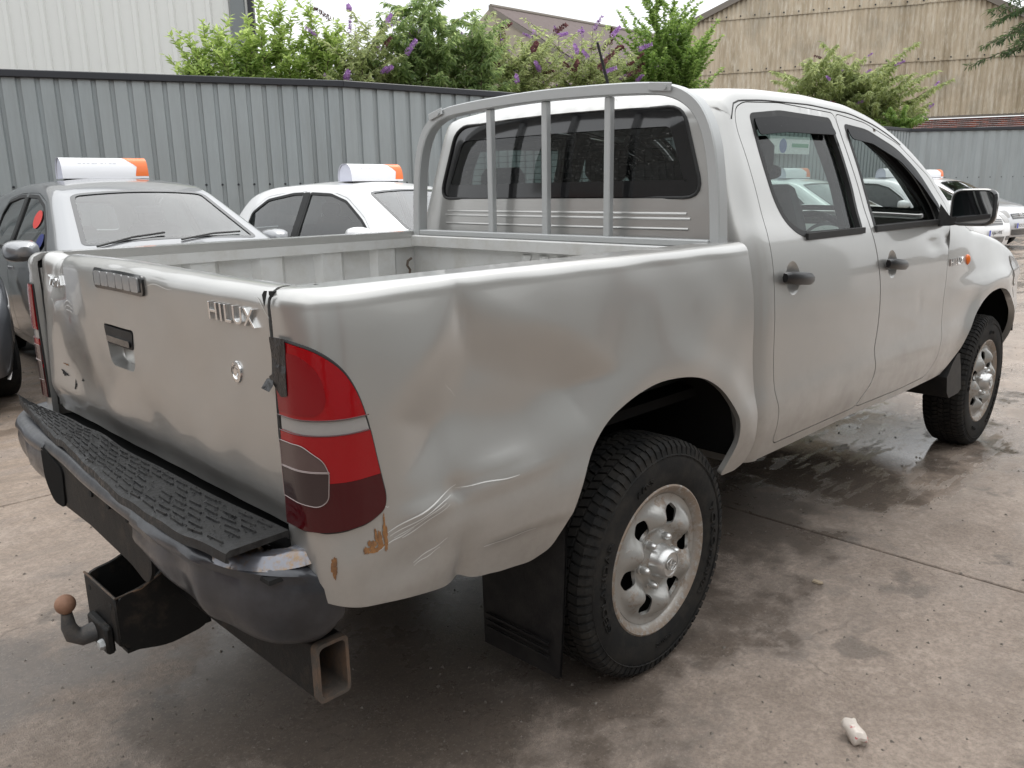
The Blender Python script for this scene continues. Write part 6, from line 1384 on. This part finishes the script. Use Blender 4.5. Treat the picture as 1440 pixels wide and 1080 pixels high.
def shrub(name, x, y, zb, shoots, label, cat, lm, leafL, leafW, dens, group=None, flowers=0, spent=0, seed=0, droop=.2, spread=.5, stemr=.02, side_tw=0, base_r=.4):
    """shoots: list of (dx, dy, height above ground, lean) vertical leafy shoots"""
    r_ = random.Random(seed); root = empty(name, (x, y, 0)); tag(root, label, cat, group); st = MB(); lv = MB(); tips = []
    for (dx, dy, h, lean) in shoots:
        a = r_.uniform(0, 2*PI); base = Vector((dx*base_r, dy*base_r, 0)); tip = Vector((dx+lean*math.cos(a), dy+lean*math.sin(a), h)); mid = base.lerp(tip, .55)+Vector((0,0,h*.08)); P = []
        for k in range(13):
            t = k/12; P.append(((1-t)**2)*base+2*t*(1-t)*mid+t*t*tip)
        if droop > .35: P[-1] += Vector((math.cos(a), math.sin(a), -.8))*.12
        st.tube([tuple(p) for p in P], [stemr*(1-.85*k/12) for k in range(13)], 5, cap=False); tips.append((P[-1], (P[-1]-P[-3]).normalized()))
        z0 = max(0, min(.9, (zb-.2)/h)) ; nl = int(dens*h*(1-z0))
        br = [(P, z0, nl)]
        for b_ in range(side_tw):
            t = r_.uniform(max(z0, .25), .95); i = min(11, int(t*12)); q0 = P[i]; aa = r_.uniform(0, 2*PI); l_ = r_.uniform(.35,.9)*spread; q1 = q0+Vector((math.cos(aa)*l_, math.sin(aa)*l_, l_*r_.uniform(.9,1.8)*(.9-droop*1.3))); qm = (q0+q1)/2+Vector((0,0,.12*l_))
            Q = [((1-s)**2)*q0+2*s*(1-s)*qm+s*s*q1 for s in [i_/6 for i_ in range(7)]]; st.tube([tuple(p) for p in Q], [stemr*.35*(1-.7*k/6) for k in range(7)], 4, cap=False); br.append((Q, 0, int(dens*l_*1.3))); tips.append((Q[-1], (Q[-1]-Q[-3]).normalized()))
        for Q, s0, nl in br:
            for k in range(nl):
                t = s0+(1-s0)*(k+r_.random())/max(1, nl); f = t*(len(Q)-1); i = min(len(Q)-2, int(f)); p = Q[i].lerp(Q[i+1], f-i); ax = (Q[i+1]-Q[i]).normalized(); aa = k*2.4+r_.uniform(-.5,.5)
                o_ = Vector((math.cos(aa), math.sin(aa), 0)); d_ = o_*1.0+ax*r_.uniform(.3,1.1)+Vector((0,0,-droop*r_.uniform(.6,4.0)))+Vector((r_.uniform(-.35,.35), r_.uniform(-.35,.35), r_.uniform(-.35,.35))); sc_l = r_.uniform(.6,1.15)*(1-.35*t)
                leaf(lv, p, d_, Vector((r_.uniform(-.9,.9), r_.uniform(-.9,.9), 1)), leafL*sc_l, leafW*sc_l)
    st.build('stem', STEM, root); tag(lv.build('foliage', lm, root, smooth=False), kind='stuff')
    fm = None; sm_ = None; r_.shuffle(tips)
    for k, (p, d_) in enumerate(tips[:flowers+spent]):
        isf = k < flowers
        if isf and fm is None or (not isf and sm_ is None):
            m_ = MB()
            for i in range(90):
                t = r_.random(); a = r_.uniform(0, 2*PI); rr = .035*(1-t*.8); q = Vector((rr*math.cos(a)*.4, rr*math.sin(a)*.4, t*.22)); leaf(m_, q, Vector((math.cos(a), math.sin(a), .5)), Vector((0,0,1)), .034, .03)
            o = m_.build('flower_spike', FLOW if isf else FLOWB, root, smooth=False)
            if isf: fm = o.data
            else: sm_ = o.data
        else: o = link('flower_spike', fm if isf else sm_, root)
        o.location = p; dv = (d_+Vector((r_.uniform(-.5,.5), r_.uniform(-.5,.5), -.1))); o.rotation_mode = 'QUATERNION'; o.rotation_quaternion = dv.to_track_quat('Z', 'Y'); s_ = r_.uniform(.8,1.5); o.scale = (s_,s_,s_)
    return root
def ring(n, w_, h0, h1, seed, lean=.15, flat=.5):
    r_ = random.Random(seed); return [(r_.uniform(-w_, w_), r_.uniform(-w_*flat, w_*flat), r_.uniform(h0, h1), r_.uniform(0, lean)) for _ in range(n)]
def at(u, v, d):    # the point a given horizontal distance away along a line of sight, for laying out the far shrubs
    q = (u-720)/FPX; s_ = (540-v)/FPX; dv = fw+r2*q+u2*s_; h = math.hypot(*(dv.xy)); return Vector((CX,CY,CZ))+dv*(d/ (dv.x*math.cos(YAW)+dv.y*math.sin(YAW)))
def hz(v, u, d): return at(u, v, d).z
GSH = 'shrubs growing behind the metal fence'
def bush(us, d, vtops, seed, label, cat, lm, **k):
    c = at(sum(us)/len(us), 100, d); sh = []; r_ = random.Random(seed)
    for u, vt in zip(us, vtops):
        p = at(u, vt, d); sh.append((p.x-c.x, p.y-c.y+r_.uniform(-.3,.3), p.z, r_.uniform(0, k.get('ln', .1))))
    k.pop('ln', None); return shrub('shrub', c.x, c.y, 3.0, sh, label, cat, lm, seed=seed, group=GSH, **k)
bush([262,275,290,300,310,322,285,268,330], 14.6, [60,45,30,40,55,62,70,75,80], 1, 'light green upright shrub at the corner of the white warehouse', 'shrub', L_LAUREL, leafL=0.192, leafW=0.080, dens=66, side_tw=6, spread=.45, droop=.03, ln=.15)
bush([340,352,362,372,384,395,405,350,388,420], 14.6, [45,8,20,45,12,2,35,60,70,55], 2, 'light green shrub with three tall leafy shoots against the sky', 'shrub', L_LAUREL, leafL=0.192, leafW=0.080, dens=72, side_tw=6, spread=.45, droop=.03, ln=.12)
bush([430,438,446,455,466,470,480,440,425], 14.8, [10,2,22,45,30,60,70,75,72], 3, 'light green leafy shrub left of the purple flowers', 'shrub', L_LAUREL, leafL=0.180, leafW=0.072, dens=66, side_tw=6, spread=.45, droop=.03, ln=.15)
bush([472,484,495,505,515,525,508,520,490,535], 14.8, [58,50,30,40,35,60,55,75,70,80], 4, 'buddleia with a cluster of purple flowers between the green shrubs', 'buddleia', L_BUDD, leafL=0.180, leafW=0.051, dens=60, side_tw=7, spread=.8, droop=.3, flowers=20, spent=6, ln=.4)
bush([540,552,566,580,592,604,615,570,598,556], 15.2, [12,-8,-15,-12,-5,5,25,25,35,45], 5, 'dense mid green shrub with drooping leaves left of the distant tiled roof', 'shrub', L_DARK, leafL=0.204, leafW=0.065, dens=88, side_tw=8, spread=.85, droop=.38, ln=.3)
bush([625,640,655,668,680,650,635,690,672], 15.6, [45,25,20,18,12,50,65,40,60], 6, 'grey green drooping shrub in front of the tiled roof gable', 'shrub', L_DARK, leafL=0.204, leafW=0.058, dens=82, side_tw=8, spread=.85, droop=.40, ln=.3)
bush([700,715,735,750,725,705,745], 16.6, [32,55,62,70,80,90,95], 7, 'pale grey green buddleia right of the drooping shrub, below the tiled roof', 'buddleia', L_BUDD, leafL=0.180, leafW=0.051, dens=66, side_tw=9, spread=.8, droop=.3, flowers=7, spent=5, ln=.35)
bush([765,780,800,820,840,860,790,830,812,850], 17.4, [62,48,55,62,70,66,75,85,45,90], 8, 'buddleia with many purple and brown flower spikes in front of the tiled roof', 'buddleia', L_BUDD, leafL=0.180, leafW=0.051, dens=57, side_tw=9, spread=.85, droop=.3, flowers=26, spent=20, ln=.4)
bush([895,908,925,935,945,960,975,988,915,950,970,900], 18.6, [30,45,8,-12,0,28,45,70,55,40,75,75], 9, 'bright green young tree left of the corrugated gable', 'tree', L_OAK, leafL=0.120, leafW=0.087, dens=104, side_tw=16, spread=.9, droop=.1, ln=.2)
bush([330,338,346,334], 14.9, [70,60,72,85], 21, 'low light green growth right of the warehouse corner shrub', 'shrub', L_OAK, leafL=.15, leafW=.07, dens=70, side_tw=7, spread=.6, droop=.15, ln=.2)
bush([405,418,432,447,460,425,440], 15.2, [62,70,66,72,78,85,88], 22, 'low leafy growth along the fence top left of the flowering buddleia', 'shrub', L_LAUREL, leafL=.17, leafW=.07, dens=70, side_tw=7, spread=.6, droop=.2, ln=.2)
bush([585,600,612,628,640,618], 16.2, [40,55,62,58,66,80], 23, 'wispy grey green shrub between the dense shrub and the drooping one', 'shrub', L_BUDD, leafL=.19, leafW=.05, dens=60, side_tw=9, spread=.8, droop=.35, flowers=8, spent=4, ln=.3)
bush([680,694,708,722,738,752,766], 17.0, [50,58,48,66,60,70,66], 24, 'pale wispy buddleia in front of the left end of the tiled roof', 'buddleia', L_BUDD, leafL=.18, leafW=.05, dens=60, side_tw=9, spread=.9, droop=.3, flowers=8, spent=6, ln=.35)
bush([872,880,890,866], 18.2, [70,80,75,92], 10, 'thin buddleia between the tiled roof and the bright green tree', 'buddleia', L_BUDD, leafL=0.168, leafW=0.051, dens=55, side_tw=8, spread=.7, droop=.3, flowers=5, spent=4, ln=.3)
bush([1120,1135,1150,1170,1190,1205,1225,1240,1255,1160,1215,1180,1270], 29, [112,100,92,85,88,90,96,104,125,110,120,125,135], 11, 'buddleia hanging over the fence in front of the corrugated gable', 'buddleia', L_BUDD, leafL=.30, leafW=.085, dens=70, side_tw=11, spread=1.9, droop=.4, flowers=20, spent=10, ln=.4)
bush([1262,1272,1268,1255], 28, [150,160,172,165], 12, 'small green plant hanging at the corner of the two fences', 'shrub', L_OAK, leafL=.22, leafW=.09, dens=60, side_tw=8, spread=1.2, droop=.5, ln=.3)
# conifer at the top right corner
tq_ = SP(22.2,3.0); tr = empty('evergreen_tree', (tq_.x,tq_.y,0)); tag(tr, 'dark evergreen tree overhanging the gable roof at the top right corner', 'tree'); m_ = MB(); m_.tube([(0,0,0),(.1,0,5),(0,.1,12.5)], [.3,.2,.05], 10); m_.build('trunk', STEM, tr)
lv = MB(); st = MB(); r_ = random.Random(3)
for k in range(150):
    z_ = r_.uniform(5.8,12); a = r_.uniform(0, 2*PI); l_ = r_.uniform(1.4,3.5)*(1.0-.05*(z_-5)); p0 = Vector((0,0,z_)); d_ = Vector((math.cos(a), math.sin(a), -.15)); P = [p0+d_*l_*t+Vector((0,0,-.45*t*t)) for t in [i_/7 for i_ in range(8)]]; st.tube([tuple(p) for p in P], [.03*(1-.8*i/7) for i in range(8)], 4, cap=False)
    for j in range(120):
        t = r_.uniform(.15,1)*7; i = min(6, int(t)); p = P[i].lerp(P[i+1], t-i); leaf(lv, p+Vector((r_.uniform(-.1,.1), r_.uniform(-.1,.1), 0)), Vector((r_.uniform(-1,1), r_.uniform(-1,1), r_.uniform(-1.3,.3)))+d_*.5, Vector((r_.uniform(-1,1), r_.uniform(-1,1), 1)), .24, .05)
st.build('branch', STEM, tr); tag(lv.build('crown', L_CON, tr, smooth=False), kind='stuff')
